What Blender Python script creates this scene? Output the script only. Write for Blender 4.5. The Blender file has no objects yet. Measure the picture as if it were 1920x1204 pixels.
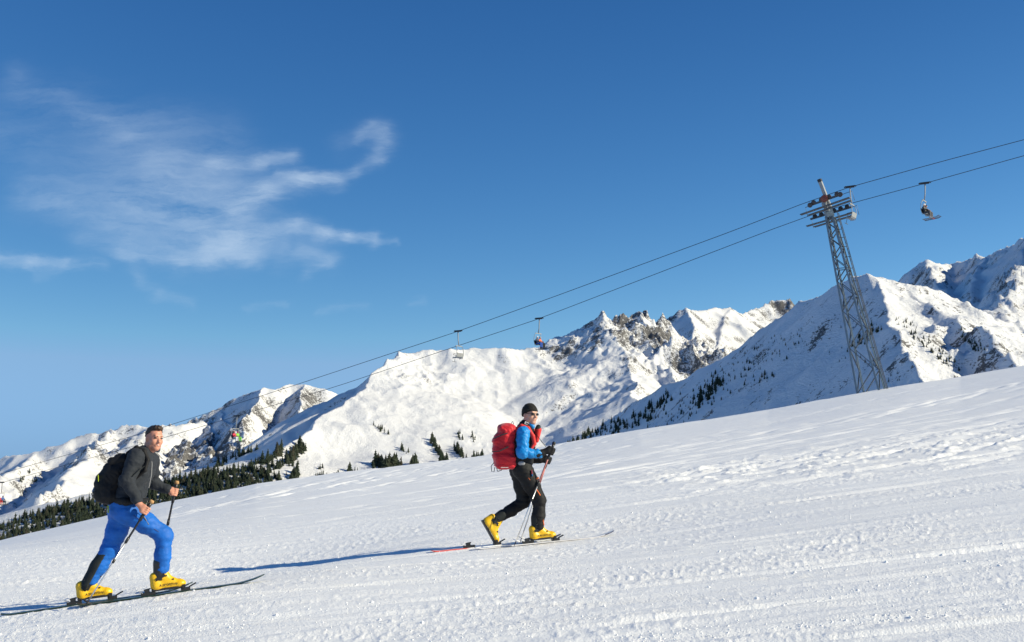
import bpy, bmesh, math, random
import numpy as np
from mathutils import Vector, Matrix, Quaternion

# ------------------------------------------------------------------ camera, sky, sun
scn = bpy.context.scene
COL = scn.collection
FPX = 2318.0                       # focal length in photo pixels (1920 wide)
PITCH = math.radians(7.0)
CZ = 1.6                           # camera height
cam_data = bpy.data.cameras.new('camera')
cam_data.sensor_fit = 'HORIZONTAL'
cam_data.sensor_width = 36.0
cam_data.lens = 36.0 * FPX / 1920.0
cam_data.clip_start = 0.1
cam_data.clip_end = 20000.0
cam = bpy.data.objects.new('camera', cam_data)
COL.objects.link(cam)
cam.location = (0, 0, CZ)
cam.rotation_euler = (math.pi / 2 + PITCH, 0, 0)
scn.camera = cam
scn.view_settings.view_transform = 'Standard'
scn.view_settings.look = 'None'
scn.view_settings.gamma = 1.0
scn.view_settings.exposure = 0.5
scn.view_settings.use_curve_mapping = False
scn.cycles.max_bounces = 6
scn.cycles.diffuse_bounces = 4
scn.cycles.glossy_bounces = 2
scn.cycles.transparent_max_bounces = 4

SUN_EL = math.radians(26.5)
SUN_H = Vector((0.968, -0.25)).normalized()
SUN_DIR = Vector((SUN_H.x * math.cos(SUN_EL), SUN_H.y * math.cos(SUN_EL), math.sin(SUN_EL)))
sun_data = bpy.data.lights.new('sun', 'SUN')
sun_data.energy = 4.55
sun_data.angle = math.radians(0.53)
sun_data.color = (1.0, 0.925, 0.71)
sun = bpy.data.objects.new('sun', sun_data)
COL.objects.link(sun)
sun.rotation_euler = (-SUN_DIR).to_track_quat('-Z', 'Y').to_euler()
sun.location = (30, -15, 40)


def ray(px, py):
    """World ray of a photo pixel, scaled to unit depth (y = 1)."""
    X = (px - 960.0) / FPX
    U = (602.0 - py) / FPX
    y = math.cos(PITCH) - math.sin(PITCH) * U
    z = math.sin(PITCH) + math.cos(PITCH) * U
    return X / y, 1.0, z / y


def at(px, py, Y):
    x, _, z = ray(px, py)
    return Vector((x * Y, Y, z * Y + CZ))


def uv_of(px, py):
    x, _, z = ray(px, py)
    return x, z


world = bpy.data.worlds.new('World')
scn.world = world
world.use_nodes = True
world.cycles.sampling_method = 'MANUAL'
world.cycles.sample_map_resolution = 256


def build_sky():
    nt = world.node_tree
    N, L = nt.nodes, nt.links
    N.clear()
    out = N.new('ShaderNodeOutputWorld')
    bg = N.new('ShaderNodeBackground')
    bg.inputs['Strength'].default_value = 0.084
    L.new(bg.outputs[0], out.inputs[0])
    sky = N.new('ShaderNodeTexSky')
    sky.sky_type = 'NISHITA'
    sky.sun_disc = False
    sky.sun_elevation = SUN_EL
    sky.sun_rotation = -math.atan2(SUN_H.x, SUN_H.y)
    sky.altitude = 2300
    sky.air_density = 1.0
    sky.dust_density = 0.1
    sky.ozone_density = 5.0

    def M(op, a, b=None, c=None, clamp=False):
        n = N.new('ShaderNodeMath'); n.operation = op; n.use_clamp = clamp
        for i, v in enumerate((a, b, c)):
            if v is None: continue
            if isinstance(v, (int, float)): n.inputs[i].default_value = v
            else: L.new(v, n.inputs[i])
        return n.outputs[0]

    def V(op, a, b=None, s=None):
        n = N.new('ShaderNodeVectorMath'); n.operation = op
        for i, v in enumerate((a, b)):
            if v is None: continue
            if isinstance(v, (tuple, list)): n.inputs[i].default_value = v
            else: L.new(v, n.inputs[i])
        if s is not None:
            if isinstance(s, (int, float)): n.inputs['Scale'].default_value = s
            else: L.new(s, n.inputs['Scale'])
        return n.outputs['Value'] if op in ('DOT_PRODUCT', 'DISTANCE', 'LENGTH') else n.outputs['Vector']

    tc = N.new('ShaderNodeTexCoord')
    sep = N.new('ShaderNodeSeparateXYZ'); L.new(tc.outputs['Generated'], sep.inputs[0])
    front = M('GREATER_THAN', sep.outputs['Y'], 0.2)
    ysafe = M('MAXIMUM', sep.outputs['Y'], 0.2)
    comb = N.new('ShaderNodeCombineXYZ')
    L.new(M('DIVIDE', sep.outputs['X'], ysafe), comb.inputs[0])
    L.new(M('DIVIDE', sep.outputs['Z'], ysafe), comb.inputs[1])
    P0 = comb.outputs[0]

    def noise(vec, scale, detail, rough, scl=(1, 1, 1), rot=0.0, color=False):
        mp = N.new('ShaderNodeMapping')
        mp.inputs['Rotation'].default_value = (0, 0, rot)
        mp.inputs['Scale'].default_value = scl
        L.new(vec, mp.inputs[0])
        n = N.new('ShaderNodeTexNoise')
        n.inputs['Scale'].default_value = scale
        n.inputs['Detail'].default_value = detail
        n.inputs['Roughness'].default_value = rough
        L.new(mp.outputs[0], n.inputs['Vector'])
        return n.outputs['Color'] if color else n.outputs['Fac']

    w1 = V('SCALE', V('SUBTRACT', noise(P0, 7.0, 2, 0.5, color=True), (0.5, 0.5, 0.5)), s=0.030)
    w2 = V('SCALE', V('SUBTRACT', noise(P0, 40.0, 4, 0.6, scl=(0.45, 1, 1), rot=-0.2, color=True), (0.5, 0.5, 0.5)), s=0.014)
    w3 = V('SCALE', V('SUBTRACT', noise(P0, 130.0, 4, 0.65, scl=(0.35, 1, 1), rot=-0.25, color=True), (0.5, 0.5, 0.5)), s=0.010)
    P = V('ADD', V('ADD', V('ADD', P0, w1), w2), w3)
    P = V('MULTIPLY', P, (1, 1, 0))
    # cirrus wisps: (x1, y1, x2, y2, half width, amount) in photo pixels, turned into sky directions
    strokes = [
        (696, 238, 716, 246, 12, .14), (716, 246, 721, 272, 15, .13), (721, 272, 706, 296, 12, .15), (706, 296, 660, 318, 10, .18), (660, 318, 610, 330, 9, .20), (680, 250, 712, 262, 18, .10), (690, 240, 668, 262, 10, .10),
        (640, 262, 700, 250, 20, .06), (625, 338, 560, 342, 13, .46), (560, 346, 500, 366, 16, .48), (500, 366, 440, 398, 20, .42), (600, 332, 520, 330, 9, .24),
        (470, 385, 390, 425, 34, .26), (545, 292, 480, 304, 13, .34), (480, 304, 400, 306, 16, .30), (400, 308, 300, 302, 24, .20), (420, 345, 300, 352, 22, .16),
        (695, 453, 640, 450, 9, .50), (640, 450, 590, 448, 10, .44), (600, 446, 545, 436, 12, .44), (545, 436, 500, 446, 14, .44), (745, 452, 700, 455, 5, .16),
        (470, 450, 430, 455, 17, .50), (440, 458, 392, 462, 17, .62), (430, 470, 400, 470, 12, .34), (470, 478, 340, 492, 17, .36), (380, 470, 300, 470, 24, .16), (520, 470, 460, 480, 16, .22),
        (340, 490, 230, 482, 12, .22), (250, 478, 150, 455, 18, .14), (108, 497, 50, 495, 9, .46), (50, 495, -20, 484, 10, .46), (-20, 484, -140, 470, 12, .46), (190, 507, 120, 500, 9, .28), (60, 520, 100, 512, 8, .10),
        (606, 500, 572, 520, 9, .28), (560, 478, 610, 498, 16, .20), (520, 500, 580, 490, 14, .12),
        (380, 380, 180, 330, 70, .12), (320, 420, 60, 365, 30, .18), (240, 245, 30, 150, 26, .13), (300, 260, 150, 190, 40, .08), (240, 445, 90, 385, 18, .12),
        (260, 420, 430, 405, 52, .16), (420, 262, 240, 250, 40, .10), (360, 350, 240, 350, 50, .10),
        (360, 572, 300, 552, 8, .09), (300, 552, 262, 525, 10, .10), (262, 525, 250, 505, 10, .10),
        (690, 582, 600, 588, 6, .08), (545, 570, 465, 580, 6, .08), (60, 260, -200, 200, 50, .10), (790, 570, 770, 575, 6, .08),
    ]
    total = None
    for (x1, y1, x2, y2, w, amt) in strokes:
        a = uv_of(x1, y1); b = uv_of(x2, y2)
        ba = (b[0] - a[0], b[1] - a[1], 0.0)
        l2 = ba[0] ** 2 + ba[1] ** 2
        pa = V('SUBTRACT', P, (a[0], a[1], 0.0))
        t = M('MULTIPLY', V('DOT_PRODUCT', pa, ba), 1.0 / l2, clamp=True)
        sc = N.new('ShaderNodeVectorMath'); sc.operation = 'SCALE'
        sc.inputs[0].default_value = ba; L.new(t, sc.inputs['Scale'])
        d = V('DISTANCE', pa, sc.outputs['Vector'])
        q = M('MULTIPLY', d, FPX / w)
        e = M('EXPONENT', M('MULTIPLY', M('MULTIPLY', q, q), -0.7))
        total = M('MULTIPLY_ADD', e, amt * 1.15, total if total is not None else 0.0)
    streak = noise(P, 26.0, 7, 0.66, scl=(0.22, 1.0, 1.0), rot=-0.20)
    fine = noise(P, 75.0, 6, 0.7, scl=(0.22, 1.0, 1.0), rot=-0.26)
    tex = M('MULTIPLY_ADD', M('SUBTRACT', streak, 0.5), 3.4, 0.95)
    tex = M('MULTIPLY_ADD', M('SUBTRACT', fine, 0.5), 2.6, tex)
    dens = M('MULTIPLY', M('MULTIPLY', total, M('MAXIMUM', tex, 0.0)), front)
    dens = M('MULTIPLY', M('SUBTRACT', 1.0, M('EXPONENT', M('MULTIPLY', dens, -1.0))), 0.72)

    sp = N.new('ShaderNodeSeparateColor'); L.new(sky.outputs[0], sp.inputs[0])
    cb = N.new('ShaderNodeCombineColor')
    bl = M('MULTIPLY', sp.outputs[2], 1.03)
    L.new(M('MINIMUM', M('MULTIPLY', M('POWER', sp.outputs[0], 1.8), 0.50), M('MULTIPLY', bl, 0.34)), cb.inputs[0])
    L.new(M('MINIMUM', M('MULTIPLY', M('POWER', sp.outputs[1], 1.32), 0.70), M('MULTIPLY', bl, 0.625)), cb.inputs[1])
    L.new(bl, cb.inputs[2])
    mix = N.new('ShaderNodeMix'); mix.data_type = 'RGBA'
    L.new(dens, mix.inputs['Factor'])
    L.new(cb.outputs[0], mix.inputs['A'])
    mix.inputs['B'].default_value = (5.0, 6.2, 7.6, 1)
    L.new(mix.outputs['Result'], bg.inputs['Color'])


build_sky()

# ------------------------------------------------------------------ helpers
rng = np.random.default_rng(11)
random.seed(5)


def tag(o, label=None, cat=None, group=None, kind=None):
    if label: o['label'] = label
    if cat: o['category'] = cat
    if group: o['group'] = group
    if kind: o['kind'] = kind
    return o


def link(name, me, parent=None, mat=None, loc=None):
    o = bpy.data.objects.new(name, me)
    COL.objects.link(o)
    if parent is not None: o.parent = parent
    if mat is not None and me is not None:
        me.materials.clear(); me.materials.append(mat)
    if loc is not None: o.location = loc
    return o


def empty(name, loc, label, cat, group=None):
    o = bpy.data.objects.new(name, None)
    o.empty_display_size = 0.1
    COL.objects.link(o)
    o.location = loc
    return tag(o, label, cat, group)


def np_mesh(name, verts, faces, smooth=True):
    """faces: (n,4) or (n,3) integer array."""
    verts = np.ascontiguousarray(verts, dtype=np.float32)
    faces = np.ascontiguousarray(faces, dtype=np.int32)
    me = bpy.data.meshes.new(name)
    n, k = faces.shape
    me.vertices.add(len(verts)); me.vertices.foreach_set('co', verts.ravel())
    me.loops.add(n * k); me.loops.foreach_set('vertex_index', faces.ravel())
    me.polygons.add(n)
    me.polygons.foreach_set('loop_start', np.arange(0, n * k, k, dtype=np.int32))
    if smooth: me.polygons.foreach_set('use_smooth', np.ones(n, dtype=bool))
    me.update(calc_edges=True)
    return me


def fattr(me, name, vals):
    a = me.attributes.new(name, 'FLOAT', 'POINT')
    a.data.foreach_set('value', np.ascontiguousarray(vals, dtype=np.float32).ravel())


def grid_faces(nr, nc):
    i = np.arange(nr * nc).reshape(nr, nc)
    return np.stack([i[:-1, :-1], i[:-1, 1:], i[1:, 1:], i[1:, :-1]], -1).reshape(-1, 4)


def _hash(ix, iy, seed):
    h = (ix.astype(np.int64) * 374761393 + iy.astype(np.int64) * 668265263 + seed * 974711) & 0xFFFFFFFF
    h = ((h ^ (h >> 13)) * 1274126177) & 0xFFFFFFFF
    return (h ^ (h >> 16)) & 0xFFFFFFFF


_ANG = np.linspace(0, 2 * np.pi, 256, endpoint=False)
_GX, _GY = np.cos(_ANG).astype(np.float32), np.sin(_ANG).astype(np.float32)


def pnoise(x, y, seed=0):
    xi = np.floor(x); yi = np.floor(y)
    fx = (x - xi).astype(np.float32); fy = (y - yi).astype(np.float32)
    xi = xi.astype(np.int64); yi = yi.astype(np.int64)
    u = fx * fx * fx * (fx * (fx * 6 - 15) + 10); v = fy * fy * fy * (fy * (fy * 6 - 15) + 10)

    def g(dx, dy):
        h = _hash(xi + dx, yi + dy, seed) & 255
        return _GX[h] * (fx - dx) + _GY[h] * (fy - dy)
    a = g(0, 0); b = g(1, 0); c = g(0, 1); d = g(1, 1)
    return ((a + (b - a) * u) * (1 - v) + (c + (d - c) * u) * v) * 1.5


def fbm(x, y, octv=5, seed=0, gain=0.5, lac=2.03):
    s = 0; amp = 1.0
    for i in range(octv):
        s = s + amp * pnoise(x, y, seed + i * 17)
        x = x * lac + 11.3; y = y * lac - 7.7; amp *= gain
    return s


def ridged(x, y, octv=5, seed=0, gain=0.55, lac=2.07):
    s = 0; amp = 1.0; w = 1.0
    for i in range(octv):
        n = 1.0 - np.abs(pnoise(x, y, seed + i * 31)) * 1.6
        n = n * n * w
        s = s + amp * n
        w = np.clip(n * 1.4, 0, 1)
        x = x * lac + 5.1; y = y * lac + 9.2; amp *= gain
    return s


def sstep(a, b, x):
    t = np.clip((x - a) / (b - a), 0, 1)
    return t * t * (3 - 2 * t)


# ------------------------------------------------------------------ materials
class MT:
    """Small node-tree builder round one Principled BSDF."""
    def __init__(self, name, color=(.5, .5, .5), rough=0.6, metal=0.0, spec=0.5):
        self.m = bpy.data.materials.new(name); self.m.use_nodes = True
        self.nt = self.m.node_tree; self.N = self.nt.nodes; self.L = self.nt.links
        self.b = self.N['Principled BSDF']
        self.b.inputs['Base Color'].default_value = (*color, 1)
        self.b.inputs['Roughness'].default_value = rough
        self.b.inputs['Metallic'].default_value = metal
        self.b.inputs['Specular IOR Level'].default_value = spec

    def coord(self, kind='Object'):
        return self.N.new('ShaderNodeTexCoord').outputs[kind]

    def mapping(self, vec, scale=(1, 1, 1), rot=(0, 0, 0)):
        n = self.N.new('ShaderNodeMapping')
        n.inputs['Scale'].default_value = scale; n.inputs['Rotation'].default_value = rot
        self.L.new(vec, n.inputs[0]); return n.outputs[0]

    def noise(self, vec, scale, detail=4, rough=0.55, color=False):
        n = self.N.new('ShaderNodeTexNoise')
        n.inputs['Scale'].default_value = scale; n.inputs['Detail'].default_value = detail
        n.inputs['Roughness'].default_value = rough
        if vec is not None: self.L.new(vec, n.inputs['Vector'])
        return n.outputs['Color' if color else 'Fac']

    def math(self, op, a, b=None, c=None, clamp=False):
        n = self.N.new('ShaderNodeMath'); n.operation = op; n.use_clamp = clamp
        for i, v in enumerate((a, b, c)):
            if v is None: continue
            if isinstance(v, (int, float)): n.inputs[i].default_value = v
            else: self.L.new(v, n.inputs[i])
        return n.outputs[0]

    def ramp(self, fac, stops):
        n = self.N.new('ShaderNodeValToRGB'); e = n.color_ramp.elements
        while len(e) < len(stops): e.new(0.5)
        for el, (p, c) in zip(e, stops):
            el.position = p
            el.color = (*c, 1) if isinstance(c, (tuple, list)) else (c, c, c, 1)
        self.L.new(fac, n.inputs[0]); return n.outputs[0]

    def mix(self, fac, a, b, blend='MIX'):
        n = self.N.new('ShaderNodeMix'); n.data_type = 'RGBA'; n.blend_type = blend
        for key, v in (('Factor', fac), ('A', a), ('B', b)):
            s = n.inputs[key]
            if isinstance(v, (int, float)): s.default_value = v
            elif isinstance(v, (tuple, list)): s.default_value = (*v, 1)
            else: self.L.new(v, s)
        return n.outputs['Result']

    def attr(self, name):
        n = self.N.new('ShaderNodeAttribute'); n.attribute_name = name
        return n.outputs['Fac']

    def color(self, sock): self.L.new(sock, self.b.inputs['Base Color']); return self

    def rough(self, sock): self.L.new(sock, self.b.inputs['Roughness']); return self

    def bump(self, height, strength=0.3, dist=0.01, chain=None):
        n = self.N.new('ShaderNodeBump')
        n.inputs['Strength'].default_value = strength; n.inputs['Distance'].default_value = dist
        self.L.new(height, n.inputs['Height'])
        if chain is not None: self.L.new(chain, n.inputs['Normal'])
        self.L.new(n.outputs[0], self.b.inputs['Normal'])
        return n.outputs[0]

# ------------------------------------------------------------------ the snow slope
SKYLINE = [(-900, 1190), (-400, 1100), (0, 1019), (150, 983), (300, 948), (480, 911), (640, 889), (800, 871), (960, 851), (1060, 833),
           (1200, 808), (1320, 790), (1440, 771), (1600, 741), (1700, 724), (1800, 709), (1920, 687), (2300, 620), (2900, 520)]
_sa = np.array([ray(p, q)[0] for p, q in SKYLINE]); _se = np.array([ray(p, q)[2] for p, q in SKYLINE])
SKI_PTS = []      # (x, y, z) the slope passes through (the skis' bases)


def near_z(x, y):
    return CZ - 1.58 + 0.09 * x + 0.05 * y


def crest_y(a):
    return np.interp(a, [-0.9, -0.41, -0.2, 0.0, 0.29, 0.42, 0.9], [55, 66, 82, 100, 130, 142, 165])


_rbf = None


def ground_z(x, y, rbf=True):
    x = np.asarray(x, dtype=np.float64); y = np.asarray(y, dtype=np.float64)
    yy = np.maximum(y, 7.0); a = x / yy
    zn = near_z(x, y)
    yb = 21.5 + 3.0 * a
    eb = (near_z(a * yb, yb) - CZ) / yb
    yc = crest_y(a); ec = np.interp(a, _sa, _se)
    B = (ec - eb) / (1 / yb - 1 / yc); A = eb + B / yb
    zf = CZ + A * yy - B
    t = sstep(-3.0, 4.5, y - yb)
    z = zn * (1 - t) + zf * t
    over = np.maximum(y - (yc - 7), 0)
    drop = np.where(over < 60, 0.006 * over ** 2, 0.006 * 3600 + (over - 60) * 0.72)
    z = z - drop + 0.22 * np.exp(-((y - yc) / 12.0) ** 2)
    if rbf and _rbf is not None:
        for (px, py, w) in _rbf:
            z = z + w * np.exp(-((x - px) ** 2 + (y - py) ** 2) / (2 * 1.5 ** 2))
    return z


def fit_rbf(pts):
    global _rbf
    P = np.array(pts)
    D = ((P[:, None, :2] - P[None, :, :2]) ** 2).sum(-1)
    K = np.exp(-D / (2 * 1.5 ** 2)) + np.eye(len(P)) * 0.10
    res = P[:, 2] - ground_z(P[:, 0], P[:, 1], rbf=False)
    w = np.linalg.solve(K, res)
    print('ground residual before', np.round(res, 3), 'weights', np.round(w, 3))
    _rbf = [(p[0], p[1], ww) for p, ww in zip(P, w)]


HEAD = Vector((1.0, 0.30, 0.0)).normalized()      # the skiers' heading in plan
LD, RD = 12.4, 15.4                               # distances of the two skiers


def LJ(px, py, side=0.0):                         # joint of the left skier
    return at(px, py, LD + 0.30 * (px - 245) / FPX * LD - side)


def RJ(px, py, side=0.0):
    return at(px, py, RD + 0.30 * (px - 985) / FPX * RD - side)


fit_rbf([LJ(178, 1132, -0.10), LJ(316, 1112, 0.10), LJ(478, 1091, 0.10), LJ(160, 1136, 0.10), LJ(10, 1155, -0.10), LJ(345, 1107, -0.10),
         RJ(932, 1022, -0.10), RJ(1018, 1019, 0.10), RJ(1130, 1007, 0.10), RJ(890, 1032, 0.10), RJ(812, 1036, -0.10), RJ(1050, 1012, -0.10), at(435, 1072, 16.2), at(600, 1056, 16.0)])

# relief: grooves left by skis and the groomer, crumbly snow, wind-worked lumps
TRACKS = []     # (x0, y0, x1, y1, half width, depth, rim)


def px_ground(px, py):
    """Where a photo pixel's ray meets the slope."""
    rx, _, rz = ray(px, py)
    ys = np.concatenate([np.arange(5, 40, 0.02), np.arange(40, 170, 0.1)])
    d = CZ + rz * ys - ground_z(rx * ys, ys)
    i = int(np.argmax(d < 0))
    if d[i] >= 0: i = len(ys) - 1
    return rx * ys[i], ys[i]


def track(p0, p1, w, depth, rim=0.5):
    a = px_ground(*p0); b = px_ground(*p1)
    TRACKS.append((a[0], a[1], b[0], b[1], w, depth, rim))


for (p0, p1, w, d) in [
    ((930, 1112), (1925, 1012), .10, .040), ((1000, 1118), (1925, 1024), .06, .030), ((640, 1163), (1100, 1112), .05, .02),
    ((1250, 1195), (1925, 1142), .07, .030), ((300, 1172), (900, 1133), .07, .022), ((40, 1172), (520, 1158), .05, .02),
    ((520, 1118), (840, 1108), .05, .022), ((540, 1104), (1000, 1080), .04, .015), ((0, 1193), (640, 1172), .04, .018),
    ((1100, 1170), (1925, 1085), .05, .02), ((900, 1196), (1700, 1105), .05, .02), ((1040, 1060), (1925, 985), .05, .02),
    ((900, 1050), (1600, 1010), .05, .018), ((700, 1200), (1300, 1150), .05, .018), ((1500, 1200), (1925, 1165), .06, .02),
    ((1340, 915), (1925, 790), .30, .05), ((1250, 895), (1925, 765), .25, .045), ((1060, 925), (1700, 812), .22, .04),
    ((1000, 905), (1925, 740), .30, .05), ((1040, 880), (1925, 722), .35, .05), ((640, 960), (1040, 900), .18, .035),
    ((480, 975), (1000, 905), .18, .035), ((360, 975), (880, 902), .2, .04), ((330, 960), (700, 905), .2, .04),
    ((330, 990), (620, 952), .15, .03), ((560, 985), (900, 935), .15, .03), ((700, 980), (1000, 935), .12, .025),
    ((1480, 905), (1760, 855), .22, .07), ((1780, 880), (1925, 845), .18, .06), ((1600, 860), (1925, 800), .25, .06),
    ((1100, 960), (1480, 905), .16, .03), ((1250, 1000), (1700, 940), .12, .03), ((1400, 955), (1925, 880), .15, .04),
    ((1040, 1000), (1400, 958), .10, .02), ((1500, 800), (1925, 715), .3, .05), ((1200, 830), (1925, 700), .35, .05),
]:
    track(p0, p1, w * (1 if w < .1 else .8), d * (1 if w < .1 else .65), 0.5 if w < .1 else 0.1)


for (q, sd) in ((LJ(316, 1112, .10), .10), (LJ(178, 1132, -.10), -.10), (RJ(1018, 1019, .10), .10), (RJ(908, 1025, -.10), -.10)):
    a_ = q - HEAD * 0.7; b_ = q - HEAD * 9.0                     # the track each ski has left behind
    TRACKS.append((b_.x, b_.y, a_.x, a_.y, .05, .022, .35))
_r = random.Random(3)
for _ in range(70):
    x0 = _r.uniform(250, 1900); sk = np.interp(x0, [p[0] for p in SKYLINE], [p[1] for p in SKYLINE])
    y0 = _r.uniform(sk + 12, max(sk + 30, 985 - 0.06 * x0)); ln = _r.uniform(150, 700); sl = _r.uniform(.145, .225)
    track((x0, y0), (x0 + ln, y0 - ln * sl), _r.uniform(.10, .26), _r.uniform(.015, .045), _r.uniform(.05, .2))
for _ in range(60):
    x0 = _r.uniform(-200, 1750); y0 = _r.uniform(1010 - 0.05 * x0, 1210); ln = _r.uniform(150, 900); sl = _r.uniform(.045, .115)
    track((x0, y0), (x0 + ln, y0 - ln * sl), _r.uniform(.02, .05), _r.uniform(.008, .022), _r.uniform(.4, 1.0))


def relief(x, y):
    """Height of the fine relief and a roughness mask."""
    rel = np.zeros_like(x)
    far = sstep(18, 26, y)
    # grooves of the groomed far slope: long noise along the fall of the tracks
    c, s = math.cos(math.radians(3)), math.sin(math.radians(3))
    al = x * c + y * s; ac = -x * s + y * c
    w = fbm(x * 0.06, y * 0.06, 2, 5) * 1.2
    g = fbm(al * 0.035, (ac + w) * 1.5, 4, 21, 0.6)
    g2 = fbm(al * 0.06, (ac + w) * 0.35, 3, 44, 0.5)
    rel += far * (0.025 * g + (0.02 + 0.045 * sstep(25, 60, y)) * g2)
    # near piste: tracks run flatter
    c, s = math.cos(math.radians(14)), math.sin(math.radians(14))
    al = x * c + y * s; ac = -x * s + y * c
    w = fbm(x * 0.25, y * 0.25, 2, 15) * 0.25
    gn = fbm(al * 0.10, (ac + w) * 2.2, 4, 61, 0.6)
    rel += (1 - far) * 0.014 * gn
    # crumbs
    patch = np.clip(0.45 + 0.9 * fbm(al * 0.25, ac * 0.8, 3, 71), 0.05, 1.2)
    cr = fbm(x * 11.0, y * 8.0, 3, 81, 0.65)
    cr = np.maximum(cr, -0.1)
    rel += (1 - 0.75 * far) * 0.011 * patch * cr * np.clip(1.6 - y / 40, 0.0, 1)
    # wind lumps right of the middle
    m = np.exp(-((y - 24 - 0.25 * x) / 5.0) ** 2) * sstep(0.5, 4.0, x)
    lump = np.maximum(fbm(al * 1.1, ac * 2.6, 4, 91, 0.6) - 0.22, 0)
    rel += m * 0.085 * lump
    srt = bool(np.all(np.diff(y) >= 0))
    for (x0, y0, x1, y1, hw, dep, rim) in TRACKS:
        dx, dy = x1 - x0, y1 - y0; l = math.hypot(dx, dy)
        if srt:
            i0, i1 = np.searchsorted(y, [min(y0, y1) - 2.5, max(y0, y1) + 2.5])
        else: i0, i1 = 0, len(y)
        if i1 <= i0: continue
        xs, ys_ = x[i0:i1], y[i0:i1]
        dd = ((xs - x0) * -dy + (ys_ - y0) * dx) / l
        m = np.nonzero(np.abs(dd) < hw * 5.3)[0]
        if not len(m): continue
        xs, ys_, dd = xs[m], ys_[m], dd[m]; m = m + i0
        t = ((xs - x0) * dx + (ys_ - y0) * dy) / l
        q = (dd + 0.25 * hw * np.sin(t * 0.9 + x0)) / hw
        end = sstep(-1.5, 1.5, t) * (1 - sstep(l - 1.5, l + 1.5, t))
        br = 0.85 + 0.35 * fbm(t * 0.5, t * 0 + x0, 2, 7)
        rel[m] += dep * end * br * (-np.exp(-q ** 2) + rim * np.exp(-((q - 1.9) / .7) ** 2) + 0.35 * rim * np.exp(-((q + 1.9) / .7) ** 2))
    return rel


def build_ground():
    # columns: fine inside the view, coarse outside
    a = np.concatenate([np.linspace(-2.6, -0.62, 26)[:-1], np.linspace(-0.62, -0.45, 26)[:-1], np.linspace(-0.45, 0.45, 840),
                        np.linspace(0.45, 0.62, 26)[1:], np.linspace(0.62, 2.6, 26)[1:]])
    ys = [-40, -30, -20, -12, -6, -2, 1, 3, 4.5, 5.5, 6.3]
    y = 7.0
    while y < 300:
        ys.append(y)
        if y < 26: y += 0.034 + 0.0024 * (y - 7)
        elif y < 150: y += 0.075 * (y / 26) ** 1.55
        else: y += 12
    ys = np.array(ys)
    W = np.maximum(ys, 7.0)
    X = a[None, :] * W[:, None]; Y = np.repeat(ys[:, None], len(a), 1)
    Z = ground_z(X, Y)
    m = (Y > 4) & (Y < 165) & (np.abs(a)[None, :] < 0.7)
    Z[m] += relief(X[m], Y[m])
    me = np_mesh('snow_slope', np.stack([X, Y, Z], -1).reshape(-1, 3), grid_faces(len(ys), len(a)))
    t = MT('groomed_snow', (0.80, 0.82, 0.84), 0.55, spec=0.3)
    co = t.coord('Object')
    n1 = t.noise(t.mapping(co, (1, .7, 1)), 26, 5, 0.72)
    n2 = t.noise(t.mapping(co, (0.25, 1.6, 1), (0, 0, math.radians(-14))), 5, 4, 0.6)
    n3 = t.noise(co, 60, 3, 0.6)
    h = t.math('MULTIPLY_ADD', n2, 0.8, n1)
    b1 = t.bump(h, 0.32, 0.028)
    t.bump(n3, 0.5, 0.014, b1)
    t.color(t.ramp(t.noise(co, 0.35, 3), [(0.3, (0.89, 0.885, 0.87)), (0.7, (0.93, 0.925, 0.91))]))
    tag(link('snow_slope', me, None, t.m), kind='structure')
    print('ground verts', len(me.vertices))


build_ground()


def snow_clods():
    r = np.random.default_rng(9); V, F = [], []
    base = [(1, 0, 0), (-.9, .1, 0), (0, 1, .1), (.1, -1, 0), (0, 0, .9), (.1, 0, -.8)]
    tri = [(0, 2, 4), (2, 1, 4), (1, 3, 4), (3, 0, 4), (2, 0, 5), (1, 2, 5), (3, 1, 5), (0, 3, 5)]
    n = 0; P = []
    while n < 7000:
        px, y = r.uniform(-0.46, 0.46), 8.2 + 22 * r.random() ** 1.6
        x = px * y
        d = float(fbm(np.array([x * .5 + y * .12]), np.array([(y - .25 * x) * 1.6]), 3, 71)[0])
        if r.random() > 0.12 + max(0, d) * 1.6: continue
        P.append((x, y)); n += 1
    P = np.array(P); Z = ground_z(P[:, 0], P[:, 1]) + relief(P[:, 0].copy(), P[:, 1].copy())
    for (x, y), z in zip(P, Z):
        s = r.uniform(.003, .0095) * (2.0 if r.random() < .04 else 1); k = len(V)
        c, sn = math.cos(x * 99), math.sin(x * 99)
        for b in base:
            q = [b[i] * s * r.uniform(.7, 1.3) for i in range(3)]
            V.append((x + c * q[0] - sn * q[1], y + sn * q[0] + c * q[1], z + q[2] * .8 + s * .25))
        F.extend(tuple(k + i for i in t) for t in tri)
    me = bpy.data.meshes.new('snow_clods'); me.from_pydata(V, [], F); me.update()
    me.polygons.foreach_set('use_smooth', [True] * len(F))
    t = MT('loose_snow', (0.88, 0.875, 0.865), 0.6, spec=0.3)
    t.bump(t.noise(t.coord('Object'), 80, 3), 0.3, 0.005)
    tag(link('snow_clods', me, None, t.m), kind='stuff')


snow_clods()

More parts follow.
